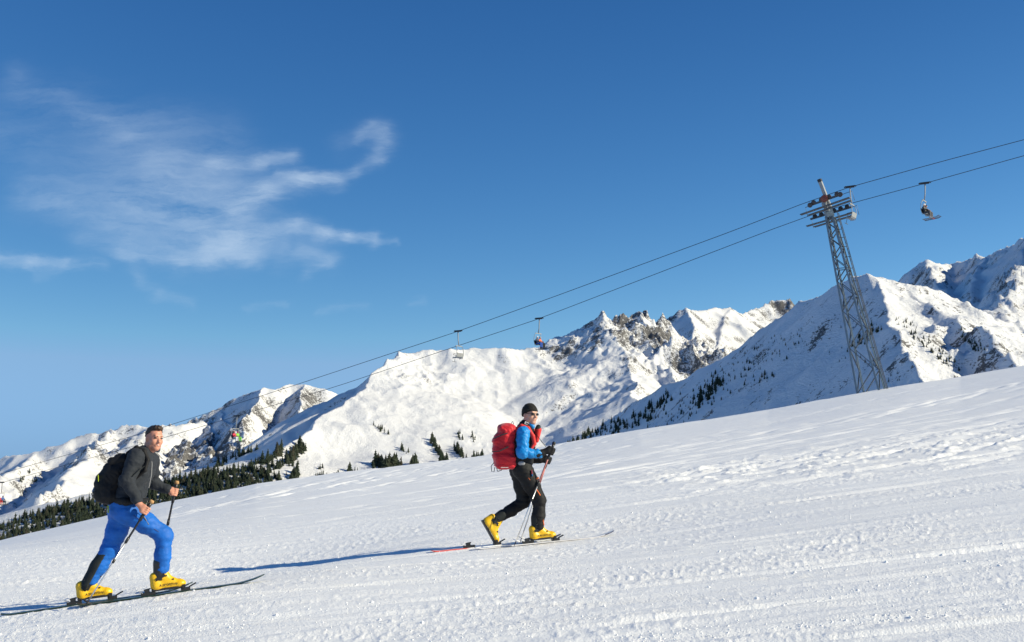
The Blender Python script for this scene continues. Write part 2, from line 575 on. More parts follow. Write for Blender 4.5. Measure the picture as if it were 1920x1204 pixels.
# ------------------------------------------------------------------ mountains
class Massif:
    def __init__(self, name, ridges, k=0.75, D=900.0, smooth=10.0, warp=14.0, sc=1.0):
        self.sc = sc; D *= sc; smooth *= sc; warp *= sc
        self.name = name; self.k, self.D, self.s, self.warp = k, D, smooth, warp
        self.segs = []; self.seed = abs(hash_name(name)) % 1000
        for r in ridges: self.add(r)

    def add(self, pts, k=None, D=None, kl=None):
        P = [at(p[0], p[1], p[2] * self.sc) if not isinstance(p, Vector) else p for p in pts]
        for a, b in zip(P[:-1], P[1:]):
            self.segs.append((a.x, a.y, a.z, b.x, b.y, b.z, k or self.k, D or self.D, kl or k or self.k))
        return P

    def spurs(self, pts, n, length, drop, ang, jit=0.35, seed=1, k=None, D=None, t0=0.0, t1=1.0, kl=None):
        """Side ridges running off a ridge in plan direction `ang` (degrees, 0 = +x, -90 = towards the camera)."""
        P = [at(p[0], p[1], p[2] * self.sc) if not isinstance(p, Vector) else p for p in pts]
        r = np.random.default_rng(seed)
        L = [0]
        for a, b in zip(P[:-1], P[1:]): L.append(L[-1] + (b - a).length)
        for i in range(n):
            s = (t0 + (t1 - t0) * (i + 0.5 + r.uniform(-.35, .35)) / n) * L[-1]
            j = min(int(np.searchsorted(L, s)) - 1, len(P) - 2); j = max(j, 0)
            q = P[j].lerp(P[j + 1], (s - L[j]) / max(L[j + 1] - L[j], 1e-6))
            q = q - Vector((0, 0, r.uniform(2, 14)))
            th = math.radians(ang) + r.uniform(-jit, jit); ln = self.sc * length * r.uniform(.6, 1.25)
            pts2 = [q]; nseg = 5
            for m in range(nseg):
                th += r.uniform(-.22, .22)
                dz = ln / nseg * drop * r.uniform(.65, 1.35) * (1.15 - 0.09 * m)
                q = q + Vector((math.cos(th) * ln / nseg, math.sin(th) * ln / nseg, -dz)); pts2.append(q)
            self.add(pts2, k, D, kl)

    def z(self, x, y):
        sd = self.seed
        wx = fbm(x / (170.0 * self.sc), y / (170.0 * self.sc), 4, sd) * self.warp; wy = fbm(x / (170.0 * self.sc), y / (170.0 * self.sc), 4, sd + 50) * self.warp
        X = x + wx; Y = y + wy
        best = np.full(x.shape, -1e9); acc = np.zeros(x.shape)
        for (ax, ay, az, bx, by, bz, k, D, kl) in self.segs:
            dx, dy = bx - ax, by - ay; l2 = dx * dx + dy * dy + 1e-9
            t = np.clip(((X - ax) * dx + (Y - ay) * dy) / l2, 0, 1)
            d = np.hypot(X - ax - t * dx, Y - ay - t * dy)
            if kl != k:       # steeper on the left side than on the right
                ux = (X - ax - t * dx) / np.maximum(d, 1e-3)
                k = k + (kl - k) * sstep(0.15, 0.7, -ux)
            h = az + (bz - az) * t - k * D * (1 - np.exp(-d / D))
            nb = np.maximum(best, h)
            acc = acc * np.exp(np.clip((best - nb) / self.s, -60, 0)) + np.exp(np.clip((h - nb) / self.s, -60, 0))
            best = nb
        return best + self.s * np.log(acc) * 0.6


def hash_name(s):
    h = 7
    for c in s: h = (h * 31 + ord(c)) % 100003
    return h


def rock_material(name, rock=(0.155, 0.148, 0.142), dark=(0.065, 0.064, 0.066)):
    t = MT(name, rough=0.7, spec=0.2)
    co = t.coord('Object')
    a = t.attr('rock')
    n = t.noise(co, 0.13, 6, 0.70)
    n2 = t.noise(t.mapping(co, (1, 1, 2.2)), 0.30, 4, 0.68)
    f = t.math('MULTIPLY_ADD', t.math('SUBTRACT', n, 0.5), 1.5, a)
    f = t.math('MULTIPLY_ADD', t.math('SUBTRACT', n2, 0.5), 1.3, f)
    f = t.ramp(f, [(0.50, 0.0), (0.60, 1.0)])
    rc = t.mix(t.ramp(n2, [(0.35, 0.0), (0.65, 1.0)]), dark, rock)
    sn = t.ramp(t.noise(co, 0.012, 3), [(0.3, (0.70, 0.70, 0.71)), (0.7, (0.75, 0.75, 0.755))])
    t.color(t.mix(f, sn, rc))
    t.bump(t.math('ADD', n, t.math('MULTIPLY', n2, 0.6)), 0.45, 9.0)
    return t.m


TERR = {}


def build_massif(ms, px0, px1, y0, y1, nc, nr, label, ya=None, yb=None, amp2=2.5, amp=12.0, wl=140.0, rock_amt=0.0, rock_slope=1.0, rough_fn=None, mat=None):
    a0, a1 = ray(px0, 602)[0], ray(px1, 602)[0]
    sc = ms.sc; y0 *= sc; y1 *= sc; amp *= sc; wl *= sc
    a = np.linspace(a0, a1, nc)
    if ya is None: ya, yb = y0 * 1.01 / sc, y1 * .99 / sc
    ys = np.interp(np.linspace(0, 1, nr), [0, .10, .88, 1], [y0, ya * sc, yb * sc, y1])
    X = a[None, :] * ys[:, None]; Y = np.repeat(ys[:, None], nc, 1)
    Z = ms.z(X, Y)
    sd = ms.seed
    rg = ridged(X / wl, Y / wl, 5, sd + 3) - 0.9
    fb = fbm(X / (wl * .35), Y / (wl * .35), 4, sd + 9, 0.55)
    mask = np.clip(0.55 + 0.9 * fbm(X / (500.0 * sc), Y / (500.0 * sc), 2, sd + 77), 0.08, 1.3)
    if rough_fn is not None: mask = mask * rough_fn(X, Y, Z)
    Z = Z + mask * (amp * rg + amp * 0.35 * fb)
    sm = ridged(X / (26.0 * sc), Y / (34.0 * sc), 3, sd + 23) - 0.8
    Z = Z + amp2 * sc * np.clip(mask, 0.12, 1.0) * sm
    # slope -> bare rock
    gy = np.gradient(Z, axis=0) / np.gradient(Y, axis=0)
    gx = np.gradient(Z, axis=1) / np.gradient(X, axis=1)
    gyc = gy - gx * a[None, :]
    sl = np.hypot(gx, gyc)
    lap = fbm(X / (60.0 * sc), Y / (60.0 * sc), 4, sd + 5)
    rock = 0.45 * np.clip(sl - rock_slope, -0.5, 0.4) + 0.35 * lap + rock_amt + 0.22 * np.clip(mask - 0.6, -0.5, 0.6)
    if ms.name == 'dome_c': rock = rock - 0.15 * (1 - sstep(-0.05, 0.05, X / Y)) * (1 - sstep(200, 310, Z))
    me = np_mesh(ms.name, np.stack([X, Y, Z], -1).reshape(-1, 3), grid_faces(nr, nc))
    fattr(me, 'rock', rock)
    o = link('mountain', me, None, mat)
    tag(o, label, None, None, 'structure')
    TERR[ms.name] = (a, ys, Z)
    return o


ROCK = rock_material('snowy_rock')

# A: the long ridge at the far left
rA = [(-900, 930, 3300), (-500, 905, 3200), (-250, 880, 3150), (-100, 866, 3100), (0, 857, 3050), (60, 847, 3000), (130, 826, 3000), (200, 806, 3000),
      (245, 798, 3000), (285, 800, 3000), (340, 793, 3050), (420, 790, 3200)]
A = Massif('ridge_a', [], k=0.80, D=1300, smooth=6, warp=14, sc=1.35)
A.add(rA)
A.add([(212, 806, 3000), (165, 850, 2650), (120, 895, 2350), (70, 945, 2050), (10, 985, 1850), (-80, 1040, 1600)], k=0.6, kl=0.95)
A.add([(62, 848, 3000), (20, 880, 2750), (-60, 925, 2450), (-150, 985, 2100)], k=0.5, kl=0.9)
A.add([(270, 800, 3000), (255, 850, 2600), (245, 900, 2250), (200, 950, 1900)], k=0.7)
A.spurs(rA, 5, 600, 0.52, -100, 0.3, seed=4, t0=0.05, t1=0.42)
A.spurs([(212, 806, 3000), (165, 850, 2650), (120, 895, 2350), (70, 945, 2050)], 6, 380, 0.5, -55, 0.3, seed=8)
build_massif(A, -900, 470, 1450, 4200, 330, 240, 'long snowy ridge at the far left with a shaded gully behind the man in blue trousers', 1800, 3150, 3.0,
             amp=10, wl=75, rock_amt=0.27, rock_slope=0.8, mat=ROCK)

# B: the rocky peak
rB = [(250, 815, 2900), (300, 803, 2850), (340, 793, 2800), (380, 781, 2800), (412, 765, 2800), (440, 749, 2800), (468, 735, 2780), (490, 727, 2750), (515, 731, 2750), (545, 720, 2800),
      (575, 722, 2800), (605, 730, 2800), (640, 744, 2850), (700, 770, 2900), (800, 790, 3000)]
Bm = Massif('peak_b', [], k=0.95, D=1000, smooth=4, warp=16, sc=1.55)
Bm.add(rB)
Bm.add([(350, 793, 2800), (345, 830, 2550), (330, 870, 2300), (320, 910, 2000)], k=0.85)
Bm.add([(415, 768, 2800), (425, 800, 2600), (435, 840, 2350), (440, 870, 2200)], k=0.85)
Bm.add([(487, 728, 2750), (470, 760, 2600), (455, 790, 2500), (450, 820, 2400)], k=1.0)
Bm.add([(570, 722, 2800), (565, 750, 2650), (570, 775, 2500), (560, 800, 2400), (540, 830, 2200)], k=1.0)
Bm.add([(395, 782, 2800), (385, 830, 2500), (400, 870, 2250)], k=0.85)
Bm.spurs(rB, 13, 520, 0.62, -84, 0.45, seed=12, t0=0.1, t1=0.8, k=1.0)
build_massif(Bm, 210, 800, 1500, 3700, 330, 300, 'jagged rocky peak with steep snow gullies left of the broad white mountain', 1950, 2950, 4.0,
             amp=11, wl=70, rock_amt=0.46, rock_slope=0.8, mat=ROCK)

# C: the broad white mountain in the middle
rC = [(500, 868, 1620), (560, 812, 1760), (600, 780, 1860), (640, 748, 1960), (662, 732, 2015), (690, 702, 2100), (715, 680, 2175), (742, 661, 2250), (790, 656, 2300),
      (850, 653, 2300), (900, 655, 2350), (950, 653, 2350), (1000, 654, 2380), (1048, 650, 2400), (1080, 632, 2420), (1100, 606, 2450), (1125, 591, 2450), (1142, 601, 2480),
      (1160, 597, 2500), (1195, 587, 2500), (1213, 597, 2520), (1238, 602, 2550), (1270, 640, 2600), (1330, 700, 2700)]
Cm = Massif('dome_c', [], k=0.66, D=1500, smooth=7, warp=20, sc=1.5)
Cm.add(rC[:8], k=0.45, kl=1.5)
Cm.add(rC[7:], kl=1.6)
Cm.add([(500, 868, 1620), (440, 905, 1480), (380, 940, 1330)], k=0.42, kl=1.5)
Cm.add([(1125, 591, 2450), (1165, 650, 2300), (1190, 700, 2150), (1205, 760, 1900)], k=0.8, kl=0.5)
Cm.add([(1195, 587, 2500), (1225, 640, 2380), (1250, 690, 2250), (1262, 720, 2150)], k=0.85, kl=0.5)
Cm.spurs(rC, 15, 700, 0.40, -50, 0.10, seed=21, k=1.0, kl=1.0, t0=0.55, t1=0.98)
Cm.spurs(rC, 6, 500, 0.64, -66, 0.15, seed=29, k=0.72, t0=0.30, t1=0.6)
Cm.spurs([(1195, 587, 2500), (1225, 640, 2380), (1250, 690, 2250)], 3, 300, 0.6, -40, 0.3, seed=23, k=0.9)


def roughC(X, Y, Z):
    a = X / Y
    r = sstep(0.0, 0.10, a); Z = Z / 1.5                       # right-hand crags
    up = sstep(120, 190, Z) * 0.30                # rocky band below the crest
    return 0.12 + 1.25 * r * sstep(10, 130, Z) + up


build_massif(Cm, 330, 1420, 900, 3100, 560, 400, 'broad sunlit white mountain behind the man with the red rucksack', 1350, 2620, 5.0, amp=11, wl=75,
             rock_amt=0.28, rock_slope=0.75, rough_fn=roughC, mat=ROCK)

# D: peaks behind the valley
rD = [(1150, 650, 3100), (1225, 607, 3300), (1258, 600, 3300), (1275, 588, 3300), (1290, 579, 3300), (1318, 583, 3350), (1345, 577, 3400), (1370, 578, 3450), (1390, 588, 3500),
      (1415, 580, 3600), (1442, 567, 3700), (1470, 560, 3700), (1495, 566, 3750), (1540, 580, 3800), (1640, 600, 3900)]
Dm = Massif('peaks_d', [], k=0.85, D=1200, smooth=8, warp=14, sc=1.6)
Dm.add(rD)
Dm.add([(1290, 579, 3300), (1300, 630, 3000), (1320, 680, 2750), (1300, 730, 2500)], k=0.8)
Dm.add([(1372, 578, 3450), (1350, 620, 3200), (1345, 670, 2950)], k=0.8)
Dm.spurs(rD, 8, 520, 0.6, -70, 0.4, seed=31, t0=0.1, t1=0.9)
build_massif(Dm, 1130, 1700, 2300, 4600, 250, 180, 'snowy peaks closing the valley between the broad white mountain and the near right one', 2500, 3850, 4.0, amp=9, wl=70,
             rock_amt=0.40, rock_slope=0.75, mat=ROCK)

# E: the near right mountain with its shaded left flank
rE = [(1030, 852, 2950), (1062, 836, 2900), (1130, 792, 2780), (1200, 752, 2680), (1250, 722, 2580), (1295, 704, 2500), (1340, 677, 2380), (1400, 634, 2250), (1450, 600, 2120), (1500, 567, 2010),
      (1550, 545, 1900), (1600, 519, 1780), (1625, 516, 1750), (1658, 527, 1760), (1692, 529, 1800), (1740, 546, 1850), (1800, 570, 1900), (1850, 579, 1950), (1920, 589, 2000), (2100, 640, 2050), (2500, 700, 2100)]
Em = Massif('flank_e', [], k=0.70, D=1600, smooth=9, warp=12, sc=0.65)
Em.add(rE[:6], k=1.0, D=2500)
Em.add(rE[5:13], k=1.0, D=2500)
Em.add(rE[12:], k=0.6, kl=1.1)
spE = [(1640, 524, 1740), (1665, 570, 1600), (1680, 620, 1450), (1708, 672, 1300), (1740, 712, 1180), (1790, 770, 1020)]
Em.add(spE, k=0.6, D=2500, kl=1.0)
Em.add([(1690, 530, 1800), (1760, 590, 1600), (1850, 640, 1400), (1930, 690, 1250)], k=0.5, kl=1.1)
Em.add([(1850, 579, 1950), (1930, 620, 1750), (2020, 680, 1500)], k=0.5, kl=0.9)
Em.spurs(spE, 4, 260, 0.55, -25, 0.3, seed=43, k=0.9)


def roughE(X, Y, Z):
    a = X / Y
    return 0.10 + 0.75 * sstep(0.29, 0.33, a)


build_massif(Em, 950, 2600, 760, 3300, 600, 380, 'near snowy mountain at the right, its left flank in blue shade behind the lift pylon', 1000, 2650, 1.6, amp=12, wl=110,
             rock_amt=0.30, rock_slope=0.85, rough_fn=roughE, mat=ROCK)

# F: the far right peaks
rF = [(1500, 660, 5600), (1600, 590, 5600), (1690, 526, 5500), (1706, 505, 5400), (1722, 491, 5300), (1737, 487, 5200), (1755, 493, 5200), (1790, 493, 5300), (1815, 484, 5200), (1832, 478, 5100),
      (1858, 476, 4900), (1885, 463, 4600), (1920, 446, 4300), (1990, 425, 3900), (2100, 440, 3700), (2400, 520, 3600)]
Fm = Massif('peaks_f', [], k=0.95, D=2500, smooth=8, warp=20)
Fm.add(rF)
Fm.add([(1737, 488, 5200), (1752, 520, 4600), (1772, 550, 4100), (1785, 585, 3700)], k=0.7, kl=1.1)
Fm.add([(1850, 477, 4900), (1836, 505, 4400), (1822, 540, 4000), (1815, 575, 3700)], k=0.62, kl=1.0)
Fm.add([(1930, 442, 4250), (1905, 510, 3700), (1885, 560, 3300), (1880, 600, 3000)], k=0.6, kl=0.9)
build_massif(Fm, 1520, 2600, 2700, 6300, 260, 190, 'far snowy peaks rising at the right edge, mostly in shade', 3100, 5400, 5.0, amp=16, wl=120, rock_amt=0.30, rock_slope=0.9, mat=ROCK)

# G: the forested foothill at the lower left
rG = [(-700, 1075, 1150), (-300, 1035, 1150), (-100, 1004, 1150), (0, 985, 1150), (60, 966, 1150), (130, 947, 1160), (200, 930, 1170), (300, 905, 1180), (400, 884, 1200), (480, 870, 1220), (560, 862, 1250),
      (640, 885, 1250), (760, 900, 1250), (1000, 930, 1250)]
Gm = Massif('foothill', [], k=0.42, D=900, smooth=10, warp=12)
Gm.add(rG)
build_massif(Gm, -700, 1100, 560, 1900, 300, 150, 'forested snowy foothill at the lower left', amp=5, wl=110, rock_amt=-0.2, rock_slope=1.0, mat=ROCK)

# the valley floor under everything, out to the horizon
def build_valley():
    n = 60
    g = np.concatenate([-np.geomspace(7400, 60, 24), np.linspace(-40, 40, 5), np.geomspace(60, 7400, 24)])
    X, Y = np.meshgrid(g, g)
    Z = -170 + fbm(X / 900, Y / 900, 3, 3) * 40
    me = np_mesh('valley_floor', np.stack([X, Y, Z], -1).reshape(-1, 3), grid_faces(len(g), len(g)))
    fattr(me, 'rock', np.full(X.size, -0.2))
    tag(link('valley_floor', me, None, ROCK), kind='structure')


build_valley()


# ------------------------------------------------------------------ implicit shapes -> meshes
class SDF:
    """Smoothly joined round cones, ellipsoids and boxes, meshed with surface nets."""
    def __init__(self, res=0.01, k=0.03):
        self.res, self.k, self.pr, self.cuts = res, k, [], []

    def rc(self, a, b, ra, rb, k=None):
        a = np.array(a, float); b = np.array(b, float); r = max(ra, rb)

        def f(p):
            ba = b - a; t = np.clip(((p - a) @ ba) / max(ba @ ba, 1e-12), 0, 1)
            return np.linalg.norm(p - a - t[..., None] * ba, axis=-1) - (ra + (rb - ra) * t)
        self.pr.append((f, np.minimum(a, b) - r, np.maximum(a, b) + r, self.k if k is None else k)); return self

    def chain(self, pts, rad, k=None):
        for (a, b, ra, rb) in zip(pts[:-1], pts[1:], rad[:-1], rad[1:]): self.rc(a, b, ra, rb, k)
        return self

    def el(self, c, r, R=None, k=None):
        c = np.array(c, float); r = np.array(r, float); M = np.array(R if R is not None else np.eye(3), float)   # columns = axes

        def f(p):
            q = (p - c) @ M
            k0 = np.linalg.norm(q / r, axis=-1); k1 = np.linalg.norm(q / (r * r), axis=-1)
            return k0 * (k0 - 1) / np.maximum(k1, 1e-9)
        h = np.abs(M) @ r
        self.pr.append((f, c - h, c + h, self.k if k is None else k)); return self

    def box(self, c, half, R=None, rnd=0.02, k=None):
        c = np.array(c, float); hf = np.array(half, float) - rnd; M = np.array(R if R is not None else np.eye(3), float)

        def f(p):
            q = np.abs((p - c) @ M) - hf
            return np.linalg.norm(np.maximum(q, 0), axis=-1) + np.minimum(q.max(-1), 0) - rnd
        h = np.abs(M) @ np.array(half, float)
        self.pr.append((f, c - h, c + h, self.k if k is None else k)); return self

    def cut(self, c, n):
        """Keep only the side of the plane that n points to."""
        self.cuts.append((np.array(c, float), np.array(n, float) / np.linalg.norm(n))); return self

    def mesh(self):
        rs = self.res
        lo = np.min([p[1] for p in self.pr], 0) - 3 * rs; hi = np.max([p[2] for p in self.pr], 0) + 3 * rs
        n = np.ceil((hi - lo) / rs).astype(int) + 1
        ax = [lo[i] + rs * np.arange(n[i]) for i in range(3)]
        F = np.full(n, 0.5, dtype=np.float64)
        for (f, l, h, k) in self.pr:
            m = k + 3 * rs
            i0 = np.maximum(np.floor((l - m - lo) / rs).astype(int), 0); i1 = np.minimum(np.ceil((h + m - lo) / rs).astype(int) + 1, n)
            sl = tuple(slice(a, b) for a, b in zip(i0, i1))
            G = np.stack(np.meshgrid(*[ax[i][sl[i]] for i in range(3)], indexing='ij'), -1)
            d = f(G); o = F[sl]
            if k > 0:
                hh = np.maximum(k - np.abs(o - d), 0) / k
                F[sl] = np.minimum(o, d) - hh * hh * k * 0.25
            else: F[sl] = np.minimum(o, d)
        if self.cuts:
            G = np.stack(np.meshgrid(*ax, indexing='ij'), -1)
            for c, nn in self.cuts: F = np.maximum(F, -((G - c) @ nn))
        return surface_nets(F, lo, rs)


def surface_nets(F, lo, rs):
    S = F < 0
    c = [(i, j, k) for i in (0, 1) for j in (0, 1) for k in (0, 1)]
    nx, ny, nz = F.shape
    sub = lambda A, o: A[o[0]:nx - 1 + o[0], o[1]:ny - 1 + o[1], o[2]:nz - 1 + o[2]]
    cnt = sum(sub(S, o).astype(np.int8) for o in c)
    act = (cnt > 0) & (cnt < 8)
    idx = np.argwhere(act)
    vid = np.full(act.shape, -1, np.int64); vid[act] = np.arange(len(idx))
    val = np.stack([F[idx[:, 0] + o[0], idx[:, 1] + o[1], idx[:, 2] + o[2]] for o in c], 1)
    C = np.array(c, float)
    acc = np.zeros((len(idx), 3)); num = np.zeros(len(idx))
    for i in range(8):
        for j in range(i + 1, 8):
            if np.abs(C[i] - C[j]).sum() != 1: continue
            a, b = val[:, i], val[:, j]; m = (a < 0) != (b < 0)
            t = a[m] / (a[m] - b[m])
            acc[m] += C[i] + t[:, None] * (C[j] - C[i]); num[m] += 1
    V = lo + rs * (idx + acc / num[:, None])
    Q = []
    for axis in range(3):
        o = [0, 0, 0]; o[axis] = 1
        A = S[:nx - o[0], :ny - o[1], :nz - o[2]]; B = S[o[0]:, o[1]:, o[2]:]
        e = np.argwhere(A != B)
        u, v = [(1, 2), (2, 0), (0, 1)][axis]
        e = e[(e[:, u] > 0) & (e[:, v] > 0) & (e[:, u] < F.shape[u] - 1) & (e[:, v] < F.shape[v] - 1)]
        inside = A[e[:, 0], e[:, 1], e[:, 2]]
        q = []
        for du, dv in ((-1, -1), (0, -1), (0, 0), (-1, 0)):
            w = e.copy(); w[:, u] += du; w[:, v] += dv
            q.append(vid[w[:, 0], w[:, 1], w[:, 2]])
        q = np.stack(q, 1); q[~inside] = q[~inside][:, ::-1]
        Q.append(q)
    return V, np.concatenate(Q)


def vnormals(V, Q):
    n = np.cross(V[Q[:, 2]] - V[Q[:, 0]], V[Q[:, 3]] - V[Q[:, 1]])
    N = np.zeros_like(V)
    for i in range(4): np.add.at(N, Q[:, i], n)
    return N / np.maximum(np.linalg.norm(N, axis=1, keepdims=True), 1e-9)


def folds(V, Q, amp, f, seed=0, stretch=(1, 1, 1)):
    """Push the cloth in and out along its normals in soft creases."""
    N = vnormals(V, Q); s = np.array(stretch) * f; P = V * s
    a = pnoise(P[:, 0] + 0.35 * P[:, 1], P[:, 2] - 0.2 * P[:, 1], seed); b = pnoise(P[:, 1] * 1.1 + 0.3 * P[:, 0], P[:, 2] * 1.3 + 0.25 * P[:, 0], seed + 3)
    c = 1 - np.abs(pnoise(P[:, 0] * 2 + P[:, 1], P[:, 2] * 2.2, seed + 8)) * 2
    return V + N * (amp * (0.6 * a + 0.5 * b + 0.35 * c))[:, None]


def sdf_part(name, sd, mat, parent, org, fold=None):
    V, Q = sd.mesh()
    if fold: V = folds(V, Q, *fold)
    return link(name, np_mesh(name, V - np.array(org), Q), parent, mat)


# ------------------------------------------------------------------ bars, tubes, boxes
def frame_of(d, up=(0, 0, 1)):
    d = Vector(d).normalized(); u = Vector(up)
    s = d.cross(u)
    if s.length < 1e-4: s = d.cross(Vector((0, 1, 0)))
    s.normalize(); return d, s, s.cross(d)


class MB:
    """Collects simple solids into one mesh."""
    def __init__(self): self.v, self.f = [], []

    def bar(self, a, b, w, h=None, up=(0, 0, 1)):
        a, b = Vector(a), Vector(b); h = h or w
        d, s, u = frame_of(b - a, up); n = len(self.v)
        for p in (a, b):
            for x, y in ((-1, -1), (1, -1), (1, 1), (-1, 1)): self.v.append(p + s * (x * w / 2) + u * (y * h / 2))
        for q in ((0, 1, 2, 3), (7, 6, 5, 4), (0, 4, 5, 1), (1, 5, 6, 2), (2, 6, 7, 3), (3, 7, 4, 0)): self.f.append([n + i for i in q])
        return self

    def tube(self, pts, r, seg=8, caps=True):
        pts = [Vector(p) for p in pts]; rs = r if isinstance(r, (list, tuple)) else [r] * len(pts)
        n0 = len(self.v); up = None
        for i, p in enumerate(pts):
            d = (pts[min(i + 1, len(pts) - 1)] - pts[max(i - 1, 0)]).normalized()
            if up is None: _, s, u = frame_of(d)
            else:
                s = d.cross(up)
                s.normalize(); u = s.cross(d)
            up = u
            for k in range(seg):
                t = 2 * math.pi * k / seg; self.v.append(p + (s * math.cos(t) + u * math.sin(t)) * rs[i])
        for i in range(len(pts) - 1):
            for k in range(seg):
                a = n0 + i * seg + k; b = n0 + i * seg + (k + 1) % seg
                self.f.append([a, b, b + seg, a + seg])
        if caps:
            self.f.append([n0 + k for k in range(seg)][::-1]); self.f.append([n0 + (len(pts) - 1) * seg + k for k in range(seg)])
        return self

    def disc(self, c, axis, r, th, seg=16):
        ax = Vector(axis).normalized(); c = Vector(c)
        return self.tube([c - ax * th / 2, c - ax * th / 2 * .6, c + ax * th / 2 * .6, c + ax * th / 2], [r * .92, r, r, r * .92], seg)

    def build(self, name, mat, parent=None, org=(0, 0, 0), smooth=False):
        me = bpy.data.meshes.new(name); o = Vector(org)
        me.from_pydata([tuple(Vector(v) - o) for v in self.v], [], self.f); me.update()
        if smooth:
            me.polygons.foreach_set('use_smooth', [True] * len(me.polygons))
        return link(name, me, parent, mat)


def plain(name, color, rough=0.5, metal=0.0, spec=0.5, var=0.12, scale=8.0, bump=0.0):
    t = MT(name, color, rough, metal, spec)
    co = t.coord('Object'); n = t.noise(co, scale, 4, 0.6)
    d = tuple(c * (1 - var) for c in color); l = tuple(min(1, c * (1 + var)) for c in color)
    t.color(t.ramp(n, [(0.3, d), (0.7, l)]))
    if bump: t.bump(t.noise(co, scale * 6, 3), bump, 0.004)
    return t.m


M_STEEL = plain('galvanised_steel', (0.115, 0.165, 0.215), 0.5, 0.3, var=0.2, scale=2.0)
M_STEEL_D = plain('weathered_steel', (0.075, 0.085, 0.095), 0.55, 0.3, var=0.25, scale=3.0)
M_ROPE = plain('steel_rope', (0.035, 0.045, 0.06), 0.5, 0.5, var=0.1)
M_RUBBER = plain('black_rubber', (0.02, 0.02, 0.022), 0.6)
M_PALE = plain('pale_paint', (0.27, 0.28, 0.28), 0.5, var=0.08)
M_SEATG = plain('grey_seat_shell', (0.30, 0.30, 0.285), 0.5, var=0.1)
M_REDP = plain('rust_red_paint', (0.22, 0.05, 0.03), 0.5)
M_TAN = plain('tan_brown_rubber', (0.085, 0.065, 0.055), 0.6)

# ------------------------------------------------------------------ chairlift
NEAR = [(-700, 1064), (-300, 968), (0, 889), (300, 803), (560, 720), (860, 621), (1040, 556), (1382, 430), (1500, 384), (1545, 368), (1590, 352), (1750, 307), (1920, 262), (2400, 138), (3000, -10)]
FAR = [(-700, 1060), (-300, 979), (0, 906), (300, 823), (624, 727), (860, 648), (1010, 598), (1448, 430), (1520, 404), (1555, 393), (1590, 383), (1734, 344), (1920, 292), (2400, 160), (3000, 5)]


def rope_pt(table, px, off):
    py = np.interp(px, [p[0] for p in table], [p[1] for p in table])
    a = ray(px, py)[0]
    return at(px, py, (142.4 + off) / (1 + 0.662 * a))


def near_pt(px): return rope_pt(NEAR, px, 0.0)
def far_pt(px): return rope_pt(FAR, px, 6.6)


LU = Vector((0.834, -0.552, 0)); LV = Vector((0.552, 0.834, 0))     # along / across the lift line in plan (LV away from the camera)
for fn, lab in ((near_pt, 'upper steel haul rope of the chairlift carrying the empty chairs'), (far_pt, 'lower steel haul rope of the chairlift carrying the seated riders')):
    pts = [fn(px) for px in np.concatenate([np.arange(-700, 1500, 50), np.arange(1500, 1600, 15), np.arange(1600, 3000, 60)])]
    o = MB().tube(pts, 0.032, 6).build('haul_rope', M_ROPE, None, pts[0], True)
    o.location = pts[0]; tag(o, lab, 'cable')


